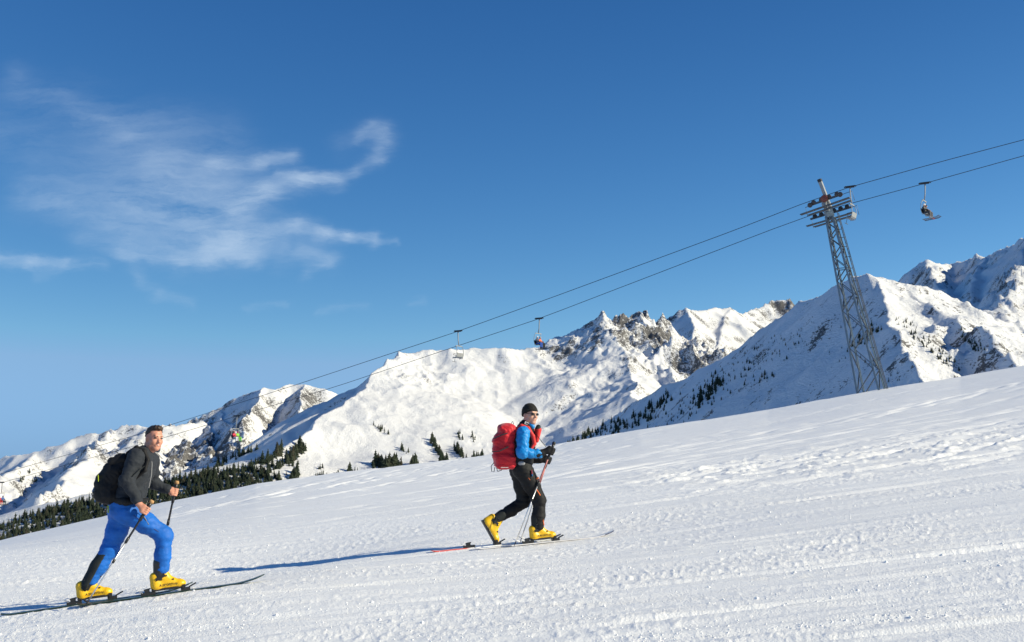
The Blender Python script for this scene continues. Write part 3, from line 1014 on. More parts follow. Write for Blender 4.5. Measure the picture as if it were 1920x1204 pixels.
def build_pylon():
    top = (near_pt(1548) + far_pt(1556)) / 2
    bx, by = 36.4, 125.0
    base = Vector((bx, by, float(ground_z(bx, by)) - 0.3))
    root = empty('lift_pylon', base, 'grey steel lattice chairlift pylon leaning at the crest of the slope', 'pylon')
    head = top - Vector((0, 0, 0.9)) - Vector((-0.2, 0, 0.6))
    axis = (head - base).normalized()
    H = (head - base).length

    def corner(i, t):
        h = 1.22 * (1 - t) + 0.38 * t
        sx, sy = ((-1, -1), (1, -1), (1, 1), (-1, 1))[i]
        return base + axis * (H * t) + LU * (sx * h) * 0.92 + LV * (sy * h) * 0.92
    for i in range(4):
        m = MB(); p, q = corner(i, -0.02), corner(i, 1.0)
        n1 = LU * (-1 if i in (0, 3) else 1); n2 = LV * (-1 if i < 2 else 1)
        m.bar(p, q, 0.21, 0.05, up=n2); m.bar(p - n1 * 0.02 - n2 * 0.1, q - n1 * 0.02 - n2 * 0.1, 0.05, 0.2, up=n2)
        m.build('leg', M_STEEL, root, base)
    ts = [0.0]; step = 0.135
    while ts[-1] < 0.97:
        ts.append(min(ts[-1] + step, 1.0)); step *= 0.90
    for f in range(4):
        for j in range(len(ts) - 1):
            a, b = (f, (f + 1) % 4) if (j + f // 2) % 2 == 0 else ((f + 1) % 4, f)
            MB().bar(corner(a, ts[j]), corner(b, ts[j + 1]), 0.11, 0.07).build('brace', M_STEEL_D, root, base)
    for j in (len(ts) - 1, len(ts) // 2):
        for f in range(4): MB().bar(corner(f, ts[j]), corner((f + 1) % 4, ts[j]), 0.1, 0.08).build('crossbar', M_STEEL, root, base)
    # head: crossarm, lifting frame, sheave trains, catwalks
    nr, fr = near_pt(1546), far_pt(1557)
    arm0 = nr - Vector((0, 0, 0.75)) - LV * 0.3; arm1 = fr - Vector((0, 0, 0.75)) + LV * 0.3
    MB().bar(arm0, arm1, 0.42, 0.42).build('crossarm', M_PALE, root, base)
    MB().bar(head, (arm0 + arm1) / 2, 0.75, 0.75, up=(0, 1, 0)).build('head_block', M_STEEL, root, base)
    mt = at(1538, 341, arm0.y + 0.6)
    mb = at(1556, 388, arm0.y + 0.6)
    mast = MB().bar(mb, mt, 0.32, 0.46, up=LV).build('lifting_mast', M_PALE, root, base)
    MB().bar(mt - (mt - mb).normalized() * 0.02, mt + (mt - mb).normalized() * 0.28, 0.36, 0.5, up=LV).build('mast_cap', M_RUBBER, mast, base)
    def rdir(fn, px): return (fn(px + 25) - fn(px - 25)).normalized()
    for fn, px, ln, n, mat in ((near_pt, 1546, 3.6, 4, M_TAN), (far_pt, 1557, 4.6, 6, M_RUBBER)):
        c = fn(px); d = rdir(fn, px)
        up = Vector((0, 0, 1)); dn = (up - d * up.dot(d)).normalized()
        beam = MB().bar(c - d * ln / 2 - dn * 0.42, c + d * ln / 2 - dn * 0.42, 0.12, 0.2).build('sheave_beam', M_STEEL_D, root, base)
        for k in range(n):
            w = c + d * (ln * 0.92 * ((k + 0.5) / n - 0.5)) - dn * 0.26
            MB().disc(w, LV, 0.25, 0.14).build('sheave', mat, root, base, True)
        if fn is near_pt:
            MB().disc(c - dn * 0.35 - LV * 0.35, LV, 0.38, 0.12).build('pivot_disc', M_REDP, root, base, True)
            for sgn in (-1, 1):
                MB().disc(c + d * sgn * 1.6 - dn * 0.45 - LV * 0.2, LV, 0.26, 0.12).build('guard_disc', M_TAN, root, base, True)
        for off, dz, l2 in ((-0.75, 1.25, 5.2), (0.75, 1.15, 4.6)):
            p = c - dn * dz + LV * off
            MB().bar(p - d * l2 / 2, p + d * l2 / 2, 0.5, 0.07).build('catwalk', M_STEEL_D, root, base)
        p = c + LV * 1.05 - dn * 0.15
        rail = MB().tube([p - d * 2.5 - dn * 1.0, p - d * 2.5, p + d * 2.5, p + d * 2.5 - dn * 1.0], 0.03, 6)
        rail.build('catwalk_rail', M_STEEL_D, root, base)
    # ladder up the right side
    def lad(t, s): return corner(1, t) * 0.5 + corner(2, t) * 0.5 + LU * 0.55 + LV * (0.22 * s)
    lm = MB()
    for s in (-1, 1): lm.bar(lad(0.0, s), lad(1.02, s), 0.06, 0.06)
    ladder = lm.build('ladder', M_STEEL_D, root, base)
    for k in range(34):
        t = 0.02 + k / 34.0
        MB().bar(lad(t, -1), lad(t, 1), 0.035, 0.035).build('rung', M_STEEL_D, ladder, base)
    for t in ts[1:-1]:
        MB().bar(lad(t, 0), corner(1, t) * 0.5 + corner(2, t) * 0.5, 0.06, 0.05).build('ladder_bracket', M_STEEL_D, ladder, base)


build_pylon()

SEAT_Z = -3.15


def chair_parts(root, org, face, shell):
    """face = +1: the seat looks uphill (right), -1: downhill. Frame: LU along the rope, LV across."""
    def P(u, v, z): return Vector((LU.x * u * face + LV.x * v, LU.y * u * face + LV.y * v, z)) + org
    MB().bar(P(-.42, 0, .03), P(.42, 0, .03), .16, .2).tube([P(-.42, 0, .1), P(-.6, 0, .02)], .07, 6).tube([P(.42, 0, .1), P(.6, 0, .02)], .07, 6).build('grip', M_RUBBER, root, org)
    MB().tube([P(0, 0, 0), P(.02, 0, -.3), P(-.02, 0, -1.1), P(-.12, 0, -1.75)], [.075, .065, .06, .06], 8).build('hanger', M_PALE, root, org, True)
    MB().bar(P(-.12, -.62, -1.78), P(-.12, .62, -1.78), .08, .1).build('yoke', M_PALE, root, org)
    for s in (-1, 1):
        MB().tube([P(-.12, .62 * s, -1.78), P(-.30, .66 * s, -2.2), P(-.33, .66 * s, -2.75), P(-.2, .66 * s, SEAT_Z - .08), P(.32, .66 * s, SEAT_Z - .10)], .035, 6).build('side_frame', M_PALE, root, org, True)
    seat = MB()
    prof = [(-.22, .10), (-.12, .0), (.1, -.03), (.30, .02), (.34, 0.0)]
    for (u0, z0), (u1, z1) in zip(prof[:-1], prof[1:]):
        seat.bar(P(u0, 0, SEAT_Z + z0), P(u1, 0, SEAT_Z + z1), 1.22, .07)
    seat.build('seat', shell, root, org)
    MB().bar(P(-.24, 0, SEAT_Z + .08), P(-.36, 0, SEAT_Z + .52), 1.22, .06).build('backrest', shell, root, org)
    MB().tube([P(-.3, -.6, SEAT_Z + .5), P(.25, -.55, SEAT_Z + .42), P(.32, -.5, SEAT_Z + .32), P(.32, .5, SEAT_Z + .32), P(.25, .55, SEAT_Z + .42), P(-.3, .6, SEAT_Z + .5)], .025, 6).build('safety_bar', M_STEEL_D, root, org)
    MB().tube([P(.32, 0, SEAT_Z + .32), P(.48, 0, SEAT_Z - .25), P(.5, 0, SEAT_Z - .48)], .022, 6).bar(P(.5, -.4, SEAT_Z - .48), P(.5, .4, SEAT_Z - .48), .05, .05).build('footrest', M_STEEL_D, root, org)


def lift_chair(pt, face, label, shell):
    r = empty('lift_chair', pt, label, 'chairlift chair', 'chairs of the chairlift')
    chair_parts(r, pt, face, shell)
    return r


M_SEATD = plain('dark_seat_shell', (0.06, 0.065, 0.075), 0.5)
lift_chair(near_pt(859), -1, 'empty grey lift chair hanging above the broad white mountain', M_SEATG)
lift_chair(near_pt(1594), -1, 'empty lift chair hanging just right of the pylon head', M_PALE)
lift_chair(near_pt(292), -1, 'empty lift chair seen just right of the head of the man in the grey jacket', M_SEATD)

# seated riders: one pattern, recoloured
M_SKIN = plain('skin', (0.55, 0.30, 0.22), 0.5, var=0.08, scale=20)


def rider_meshes():
    s = SDF(0.025, 0.06)
    s.rc((0, 0, .1), (-.08, 0, .52), .155, .15).rc((-.07, .17, .52), (-.07, -.17, .52), .075, .075)
    for sg in (-1, 1): s.chain([(-.07, .2 * sg, .5), (.06, .25 * sg, .27), (.30, .16 * sg, .30)], [.07, .06, .05])
    J = s.mesh()
    s = SDF(0.025, 0.05)
    for sg in (-1, 1): s.chain([(0, .09 * sg, .06), (.44, .12 * sg, .10), (.47, .13 * sg, -.32)], [.11, .08, .065])
    T = s.mesh()
    s = SDF(0.02, 0.03)
    s.rc((-.06, 0, .58), (-.04, 0, .68), .06, .06).el((-.02, 0, .76), (.10, .078, .12)).el((.075, 0, .75), (.022, .015, .02))
    for sg in (-1, 1): s.el((.33, .15 * sg, .31), (.05, .04, .035), k=0)
    Bd = s.mesh()
    s = SDF(0.02, 0.03); s.el((-.04, 0, .80), (.125, .105, .11)).cut((0, 0, .75), (-.35, 0, 1)); Hm = s.mesh()
    s = SDF(0.02, 0.03)
    for sg in (-1, 1): s.rc((.45, .13 * sg, -.42), (.66, .13 * sg, -.46), .06, .05).rc((.46, .13 * sg, -.3), (.45, .13 * sg, -.42), .07, .06)
    Bo = s.mesh()
    return [np_mesh(n, *m) for n, m in (('jacket', J), ('trousers', T), ('body', Bd), ('helmet', Hm), ('boots', Bo))]


RID = rider_meshes()
_sk = MB()
for i, (u0, u1) in enumerate(((-.78, .55), (.55, .85))):
    z0, z1 = (0, 0) if i == 0 else (0, .12)
    _sk.bar((u0, 0, z0), (u1, 0, z1), .1, .03)


def rider(pt, side, lean, cols, label, skilab, skicol):
    """side = position across the seat; cols = jacket, trousers, helmet, boots"""
    org = pt + Vector((0, 0, SEAT_Z + 0.03)) + LV * side + LU * (-0.03)
    rz = math.atan2(LU.y, LU.x)
    r = empty('person', org, label, 'person', 'riders on the chairlift')
    r.rotation_euler = (0, 0, rz); r.scale = (1.12, 1.12, 1.1)
    for me, c in zip(RID, (cols[0], cols[1], None, cols[2], cols[3])):
        m2 = me.copy()
        link(me.name, m2, r, M_SKIN if c is None else plain('rider_' + me.name, c, 0.6, var=0.1))
    for sg in (-1, 1):
        me = bpy.data.meshes.new('ski'); me.from_pydata([tuple(v) for v in _sk.v], [], _sk.f); me.update()
        o = link('ski', me, None, plain('rider_ski', skicol, 0.4))
        o.location = org + LU * 0.56 + LV * (.13 * sg) + Vector((0, 0, -.53)); o.rotation_euler = (0, -lean, rz)
        tag(o, ('near ' if sg < 0 else 'far ') + skilab, 'ski', 'skis of the chairlift riders')


DK = (0.02, 0.022, 0.028)
for px, lab, riders in (
    (1734, 'lift chair carrying two dark-clothed riders against the sky at the right',
     ((-.32, (DK, (.06, .06, .065), (.8, .8, .8), (.4, .4, .4)), 'chairlift rider in black with a white helmet, right of the pylon'),
      (.32, ((.05, .045, .05), (.05, .05, .07), DK, (.5, .12, .2)), 'chairlift rider in black with a dark helmet, right of the pylon'))),
    (1011, 'lift chair carrying two riders just above the ridge of the white mountain',
     ((-.32, ((.02, .03, .06), (.02, .10, .45), (.75, .78, .8), DK), 'chairlift rider with blue trousers and a white helmet'),
      (.32, ((.7, .13, .04), DK, (.35, .37, .4), DK), 'chairlift rider in an orange jacket'))),
    (444, 'lift chair carrying riders in red and green in front of the rocky peak',
     ((-.32, ((.55, .02, .05), (.75, .74, .72), (.3, .05, .05), DK), 'chairlift rider in a red jacket before the rocky peak'),
      (.32, ((.22, .55, .05), (.2, .55, .06), (.35, .04, .06), (.3, .5, .05)), 'chairlift rider in bright green before the rocky peak'))),
    (4, 'lift chair half cut off by the left edge of the picture',
     ((-.32, ((.5, .02, .03), (.45, .03, .03), (.5, .03, .03), DK), 'chairlift rider in red at the left edge of the picture'),
      (.32, ((.03, .10, .30), (.03, .04, .06), (.05, .2, .5), DK), 'chairlift rider in blue at the left edge of the picture'))),
):
    p = far_pt(px)
    lift_chair(p, 1, lab, M_SEATD)
    for k, (side, cols, rl) in enumerate(riders):
        rider(p, side, 0.10, cols, rl, 'ski of the ' + rl.replace('chairlift ', ''), (.06, .065, .08) if k else (.14, .15, .17))

# ------------------------------------------------------------------ the two ski tourers
def cloth(name, color, rough=0.75, weave=260.0, bump=0.25, var=0.10, sheen=0.15):
    t = MT(name, color, rough, spec=0.3)
    co = t.coord('Object'); n = t.noise(co, 7, 4, 0.6)
    d = tuple(c * (1 - var) for c in color); l = tuple(min(1, c * (1 + var)) for c in color)
    t.color(t.ramp(n, [(0.3, d), (0.7, l)]))
    b = t.bump(t.noise(co, 22, 4, 0.6), 0.35, 0.01)
    t.bump(t.noise(co, weave, 2), bump, 0.001, b)
    t.b.inputs['Sheen Weight'].default_value = sheen
    return t.m


def skin_mat(name, c):
    t = MT(name, c, 0.48, spec=0.4)
    co = t.coord('Object'); n = t.noise(co, 14, 4, 0.6)
    t.color(t.ramp(n, [(0.3, tuple(x * k for x, k in zip(c, (.9, .82, .8)))), (0.7, tuple(min(1, x * 1.1) for x in c))]))
    t.b.inputs['Subsurface Weight'].default_value = 0.12
    t.b.inputs['Subsurface Radius'].default_value = (0.01, 0.004, 0.002)
    t.bump(t.noise(co, 180, 3), 0.15, 0.001)
    return t.m


M_FACE = skin_mat('sunburnt_skin', (0.52, 0.25, 0.17))
M_FACE2 = skin_mat('tanned_skin', (0.55, 0.32, 0.23))
M_HAIR = plain('dark_brown_hair', (0.048, 0.026, 0.015), 0.6, var=0.6, scale=70, bump=0.6)
M_LIP = plain('lips', (0.40, 0.13, 0.10), 0.45)
M_EYE = plain('eyes', (0.03, 0.022, 0.018), 0.2)
M_TEETH = plain('teeth', (0.75, 0.72, 0.66), 0.3)
M_JACKET = cloth('charcoal_fleece', (0.017, 0.021, 0.028), 0.8, sheen=0.03)
M_BLUEP = cloth('bright_blue_softshell', (0.006, 0.110, 0.44), 0.62, var=0.22, sheen=0.03)
M_BLUES = cloth('blue_sleeve', (0.004, 0.205, 0.54), 0.45, sheen=0.05)
M_BLACK = cloth('black_fabric', (0.006, 0.006, 0.007), 0.7, sheen=0.0)
M_BLACK2 = cloth('black_softshell', (0.0065, 0.0065, 0.007), 0.7, sheen=0.0)
M_GREYC = cloth('dark_grey_gaiter', (0.014, 0.018, 0.018), 0.7, sheen=0.0)
M_RED = cloth('red_rucksack_nylon', (0.55, 0.012, 0.022), 0.6, weave=400)
M_RED2 = cloth('light_red_webbing', (0.58, 0.025, 0.022), 0.6)
M_CAP = cloth('dark_knit', (0.012, 0.011, 0.009), 0.85, weave=500, bump=0.5, sheen=0.03)
M_SEAM = plain('dark_blue_seam', (0.004, 0.05, 0.22), 0.6)
M_YEL = plain('yellow_boot_plastic', (0.76, 0.44, 0.008), 0.38, var=0.16, scale=26, bump=0.15)
M_BPL = plain('black_boot_plastic', (0.015, 0.015, 0.016), 0.4)
M_GREYP = plain('grey_plastic', (0.25, 0.25, 0.26), 0.45)
M_WHITE = plain('white_plastic', (0.75, 0.75, 0.76), 0.4, var=0.04)
M_CORK = plain('cork', (0.42, 0.24, 0.10), 0.8, var=0.25, scale=60, bump=0.4)
M_ALU = plain('brushed_aluminium', (0.62, 0.62, 0.62), 0.3, 0.8, var=0.05)
M_ORANGE = plain('orange_zip', (0.85, 0.16, 0.02), 0.5)
M_LIME = plain('lime_tag', (0.50, 0.62, 0.02), 0.5)
M_BLKPOLE = plain('black_pole_lacquer', (0.012, 0.012, 0.014), 0.3)
M_REDPOLE = plain('red_white_pole_lacquer', (0.45, 0.16, 0.14), 0.3, var=0.5, scale=6)
M_LENS = plain('dark_lens', (0.008, 0.007, 0.006), 0.08)
UP = Vector((0, 0, 1))
NEARSIDE = Vector((HEAD.y, -HEAD.x, 0))       # horizontal, from the skiers towards the camera


def axes(f, up=UP):
    f = Vector(f).normalized(); l = Vector(up).cross(f).normalized(); u = f.cross(l)
    return f, l, u, np.array([[f[i], l[i], u[i]] for i in range(3)])


def head_prims(s, C, f, l, u, R, z=1.0):
    P = lambda a, b, c: C + (f * a + l * b + u * c) * z
    s.el(P(-.010, 0, .028), np.array((.098, .077, .095)) * z, R)
    s.el(P(.022, 0, -.035), np.array((.074, .066, .088)) * z, R)
    s.el(P(.058, 0, -.098), np.array((.036, .036, .028)) * z, R)
    s.rc(P(.082, .034, .032), P(.082, -.034, .032), .013 * z, .013 * z, .015)
    s.rc(P(.090, 0, .012), P(.112, 0, -.030), .009 * z, .0155 * z, .012)
    for b in (-1, 1):
        s.el(P(.062, .040 * b, -.030), np.array((.026, .024, .026)) * z, R, .02)
        s.el(P(-.008, .079 * b, -.008), np.array((.022, .011, .033)) * z, R, .008)
        s.rc(P(.03, .052 * b, -.075), P(-.02, .060 * b, -.06), .022 * z, .024 * z, .02)
    s.rc(P(.088, .018, -.066), P(.088, -.018, -.066), .010 * z, .010 * z, .012)


def finger_prims(s, W, G, A, nrm, rp=0.017, rf=0.0092, gl=1.0, flip=1):
    """A hand closed round a pole: W wrist, G point on the pole, A the pole's upward direction, nrm from pole to palm."""
    A = Vector(A).normalized(); n = Vector(nrm); n = (n - A * n.dot(A)).normalized(); t = A.cross(n) * flip
    K = G + n * (rp + rf + .012)
    s.rc(W, K - A * .012, .026 * gl, .026 * gl, .02)
    s.rc(W, K + A * .022, .024 * gl, .020 * gl, .02)
    s.rc(K - A * .026, K + A * .026, .019 * gl, .019 * gl, .015)
    for i in range(4):
        o = A * ((1.5 - i) * .0205) ; L = (1.0, 1.08, 1.02, .85)[i]
        pts = []
        for ang, r in ((15, rp + rf + .016), (62 * L, rp + rf + .008), (125 * L, rp + rf), (195 * L, rp + rf - .001)):
            a = math.radians(ang); pts.append(G + o + (n * math.cos(a) + t * math.sin(a)) * r)
        s.chain(pts, [rf * 1.12 * gl, rf * 1.05 * gl, rf * gl, rf * .85 * gl], .006)
    pts = [K + A * .012 - t * .012]
    for ang, r, o in ((-35, rp + rf + .012, .030), (-85, rp + rf + .003, .040), (-135, rp + rf, .043)):
        a = math.radians(ang); pts.append(G + A * o + (n * math.cos(a) + t * math.sin(a)) * r)
    s.chain(pts, [.014 * gl, .0125 * gl, .0108 * gl, .0092 * gl], .006)


def join_meshes(parts):
    V, Q, n = [], [], 0
    for v, q in parts: V.append(v); Q.append(q + n); n += len(v)
    return np.concatenate(V), np.concatenate(Q)


def text_mesh(body, width, depth=0.0008):
    cu = bpy.data.curves.new('lettering', 'FONT'); cu.body = body; cu.align_x = 'CENTER'; cu.align_y = 'CENTER'; cu.extrude = depth; cu.resolution_u = 3
    o = bpy.data.objects.new('lettering', cu); COL.objects.link(o)
    bpy.context.view_layer.update()
    me = bpy.data.meshes.new_from_object(o); bpy.data.objects.remove(o)
    w = max(v.co.x for v in me.vertices) - min(v.co.x for v in me.vertices)
    k = width / w
    for v in me.vertices: v.co = (v.co.x * k, v.co.y * k, v.co.z)
    return me


def boot(parent, org, S, f, shaft, lettering=None, cuff=M_BPL):
    """Ski-touring boot: S sole middle, f towards the toe, shaft up the leg."""
    f = Vector(f).normalized(); sh = Vector(shaft).normalized()
    l = sh.cross(f).normalized(); u = f.cross(l)
    P = lambda a, b, c: S + f * a + l * b + u * c
    R = np.array([[f[i], l[i], u[i]] for i in range(3)])
    s = SDF(0.007, 0.03)
    s.rc(P(-.105, 0, .055), P(.105, 0, .046), .050, .044).el(P(.125, 0, .045), (.05, .05, .036), R)
    s.rc(P(-.108, 0, .05), P(-.118, 0, .135), .052, .050).rc(P(.045, 0, .075), P(-.06, 0, .145), .042, .052)
    s.rc(P(-.005, 0, .14), P(-.040, 0, .215), .034, .032, .015)
    s.cut(P(0, 0, .014), u)
    b = sdf_part('boot', s, M_YEL, parent, org)
    s = SDF(0.008, 0.02)
    a0 = P(-.080, 0, .10); s.rc(a0, a0 + sh * .17, .054, .068).cut(a0 + sh * .0, sh)
    sdf_part('cuff', s, cuff, b, org)
    sd = SDF(0.008, 0.02); sd.box(P(.0, 0, .014), (.158, .042, .014), R, .008); sdf_part('sole', sd, M_BPL, b, org)
    for a, c, w in ((.055, .098, .078), (-.01, .140, .086), (-.075, .19, .11)):
        q = P(a, 0, c)
        MB().bar(q - l * w * .62, q + l * w * .62, .018, .012, up=u).build('buckle', M_BPL, b, org)
    for sg in (-1, 1):
        MB().bar(P(-.11, .052 * sg, .11), P(-.02, .051 * sg, .15), .012, .03, up=u).build('ankle_strap', M_BPL, b, org)
    if lettering:
        me = text_mesh(lettering, 0.19)
        o = link('lettering', me, b, M_BPL)
        nd = NEARSIDE if l.dot(NEARSIDE) > 0 else NEARSIDE
        m = Matrix([[f.x, u.x, nd.x], [f.y, u.y, nd.y], [f.z, u.z, nd.z]]).to_4x4()
        m.translation = P(0.0, 0, .052) + nd * .054 - Vector(org)
        o.matrix_local = m
    return b


def ski(px, py, J, side, label, top_mat, base_mat, length=1.80, back=0.86, label_extra=None):
    """Touring ski lying on the slope under a boot; returns sole point and direction."""
    B = J(px, py, side)
    d = HEAD.copy()
    zs = lambda q: float(ground_z(q.x, q.y))
    a, b = B - d * 0.6, B + d * 0.6
    slope = (zs(b) - zs(a)) / 1.2
    B = Vector((B.x, B.y, zs(B) + 0.003))
    f = Vector((d.x, d.y, slope)).normalized(); l = UP.cross(f).normalized(); u = f.cross(l)
    root = empty('ski', B, label, 'ski', 'touring skis')
    n = 44; V = []; F = []
    for i in range(n + 1):
        t = i / n; x = -back + length * t
        w = 0.036 + 0.018 * (2 * t - 1) ** 2
        if t > .9: w *= math.sqrt(max(1 - ((t - .9) / .1) ** 2, 0.004))
        if t < .02: w *= .8
        z = 0.0
        if t > .82: z = .055 * ((t - .82) / .18) ** 2
        if t < .06: z = .015 * ((.06 - t) / .06) ** 2
        for y, zz in ((-w, 0), (w, 0), (w * .96, .013), (-w * .96, .013)): V.append(f * x + l * y + u * (z + zz * .8))
    top, low = [], []
    for i in range(n):
        k = 4 * i
        low += [[k, k + 4, k + 5, k + 1], [k + 1, k + 5, k + 6, k + 2], [k + 3, k + 7, k + 4, k]]
        top += [[k + 2, k + 6, k + 7, k + 3]]
    low += [[0, 1, 2, 3], [4 * n + 3, 4 * n + 2, 4 * n + 1, 4 * n]]
    me = bpy.data.meshes.new('ski_body'); me.from_pydata([tuple(v) for v in V], [], low + top); me.update()
    me.materials.append(base_mat); me.materials.append(top_mat)
    for i, p in enumerate(me.polygons): p.material_index = 1 if i >= len(low) else 0
    o = bpy.data.objects.new('ski_body', me); COL.objects.link(o); o.parent = root
    lo = Vector((0, 0, 0)); Q = lambda a, b, c: f * a + l * b + u * c
    MB().bar(Q(.12, 0, .026), Q(.21, 0, .026), .07, .026, up=u).bar(Q(.15, .045, .04), Q(.15, .045, .075), .018, .03).bar(Q(.15, -.045, .04), Q(.15, -.045, .075), .018, .03).bar(Q(.2, 0, .04), Q(.27, 0, .07), .03, .012, up=u).build('toe_binding', M_BPL, root, lo)
    MB().bar(Q(-.26, 0, .026), Q(-.12, 0, .026), .06, .026, up=u).bar(Q(-.2, 0, .03), Q(-.2, 0, .068), .045, .05).bar(Q(-.23, 0, .064), Q(-.165, 0, .072), .04, .010, up=u).build('heel_binding', M_BPL, root, lo)
    MB().tube([Q(-.24, .03, .04), Q(-.28, .03, .06), Q(-.28, -.03, .06), Q(-.24, -.03, .04)], .004, 5).build('ski_brake', M_ALU, root, lo)
    return B, f, u, l


def pole(top, tip, label, upper, lower, grip_mat, cap_mat, split=0.36, basket=M_BPL, lowring=None):
    root = empty('ski_pole', tip, label, 'ski pole', 'ski poles'); org = tip
    d = (top - tip).normalized(); L = (top - tip).length
    at_ = lambda t: tip + d * (L * t)
    MB().tube([at_(1 - split), at_(.94)], .0105, 10).build('upper_shaft', upper, root, org, True)
    MB().tube([at_(.05), at_(1 - split)], [.0072, .0085], 10).build('lower_shaft', lower, root, org, True)
    MB().tube([at_(0), at_(.05)], [.003, .006], 8).build('tip', M_BPL, root, org)
    g = MB().tube([top - d * .20, top - d * .17, top - d * .10, top - d * .04, top], [.014, .017, .0155, .017, .019], 12).build('grip', grip_mat, root, org, True)
    MB().tube([top - d * .005, top + d * .012, top + d * .03], [.019, .025, .018], 12).build('grip_cap', cap_mat, g, org, True)
    MB().disc(at_(.055), d, .045, .012, 16).build('basket', basket, root, org, True)
    MB().tube([at_(1 - split) - d * .02, at_(1 - split) + d * .04], .0145, 10).build('clamp', M_BPL, root, org, True)
    if lowring is not None: MB().tube([at_(lowring) - d * .02, at_(lowring) + d * .02], .013, 10).build('clamp', M_BPL, root, org, True)
    e, s, w = frame_of(d)
    MB().tube([top - d * .02, top - d * .05 + s * .04, top - d * .13 + s * .035, top - d * .10 + s * .005], .0045, 5).build('strap', M_BPL, root, org)
    return d


def to_ground(P):
    return Vector((P.x, P.y, float(ground_z(P.x, P.y)) + 0.005))


t = MT('dark_ski_top', (0.02, 0.02, 0.022), 0.3)
t.color(t.ramp(t.noise(t.mapping(t.coord('Object'), (6, 6, 1)), 2.0, 3), [(0.42, (0.015, 0.015, 0.017)), (0.55, (0.10, 0.10, 0.11)), (0.62, (0.02, 0.02, 0.02))]))
M_SKID = t.m
M_SKIB = plain('ski_base_green_edge', (0.012, 0.03, 0.018), 0.35)
t = MT('white_red_ski_top', (0.8, 0.8, 0.8), 0.35)
sx = t.N.new('ShaderNodeSeparateXYZ'); t.L.new(t.coord('Object'), sx.inputs[0])
t.color(t.ramp(t.math('MULTIPLY_ADD', sx.outputs[0], 0.55, 0.5), [(0.0, (0.65, 0.06, 0.03)), (0.38, (0.70, 0.10, 0.06)), (0.41, (0.78, 0.78, 0.79)), (0.97, (0.78, 0.78, 0.79)), (0.975, (0.02, 0.02, 0.04))]))
M_SKIW = t.m
M_SKIB2 = M_SKIW
t = MT('white_ski_sidewall', (0.6, 0.6, 0.6), 0.4)
sx = t.N.new('ShaderNodeSeparateXYZ'); t.L.new(t.coord('Object'), sx.inputs[0])
t.color(t.ramp(t.math('MULTIPLY_ADD', sx.outputs[0], 0.55, 0.5), [(0.0, (0.62, 0.60, 0.60)), (0.925, (0.68, 0.66, 0.66)), (0.93, (0.02, 0.02, 0.05))]))
M_SKIFB = t.m
M_SKIF = plain('white_ski_top', (0.74, 0.74, 0.75), 0.35, var=0.05)


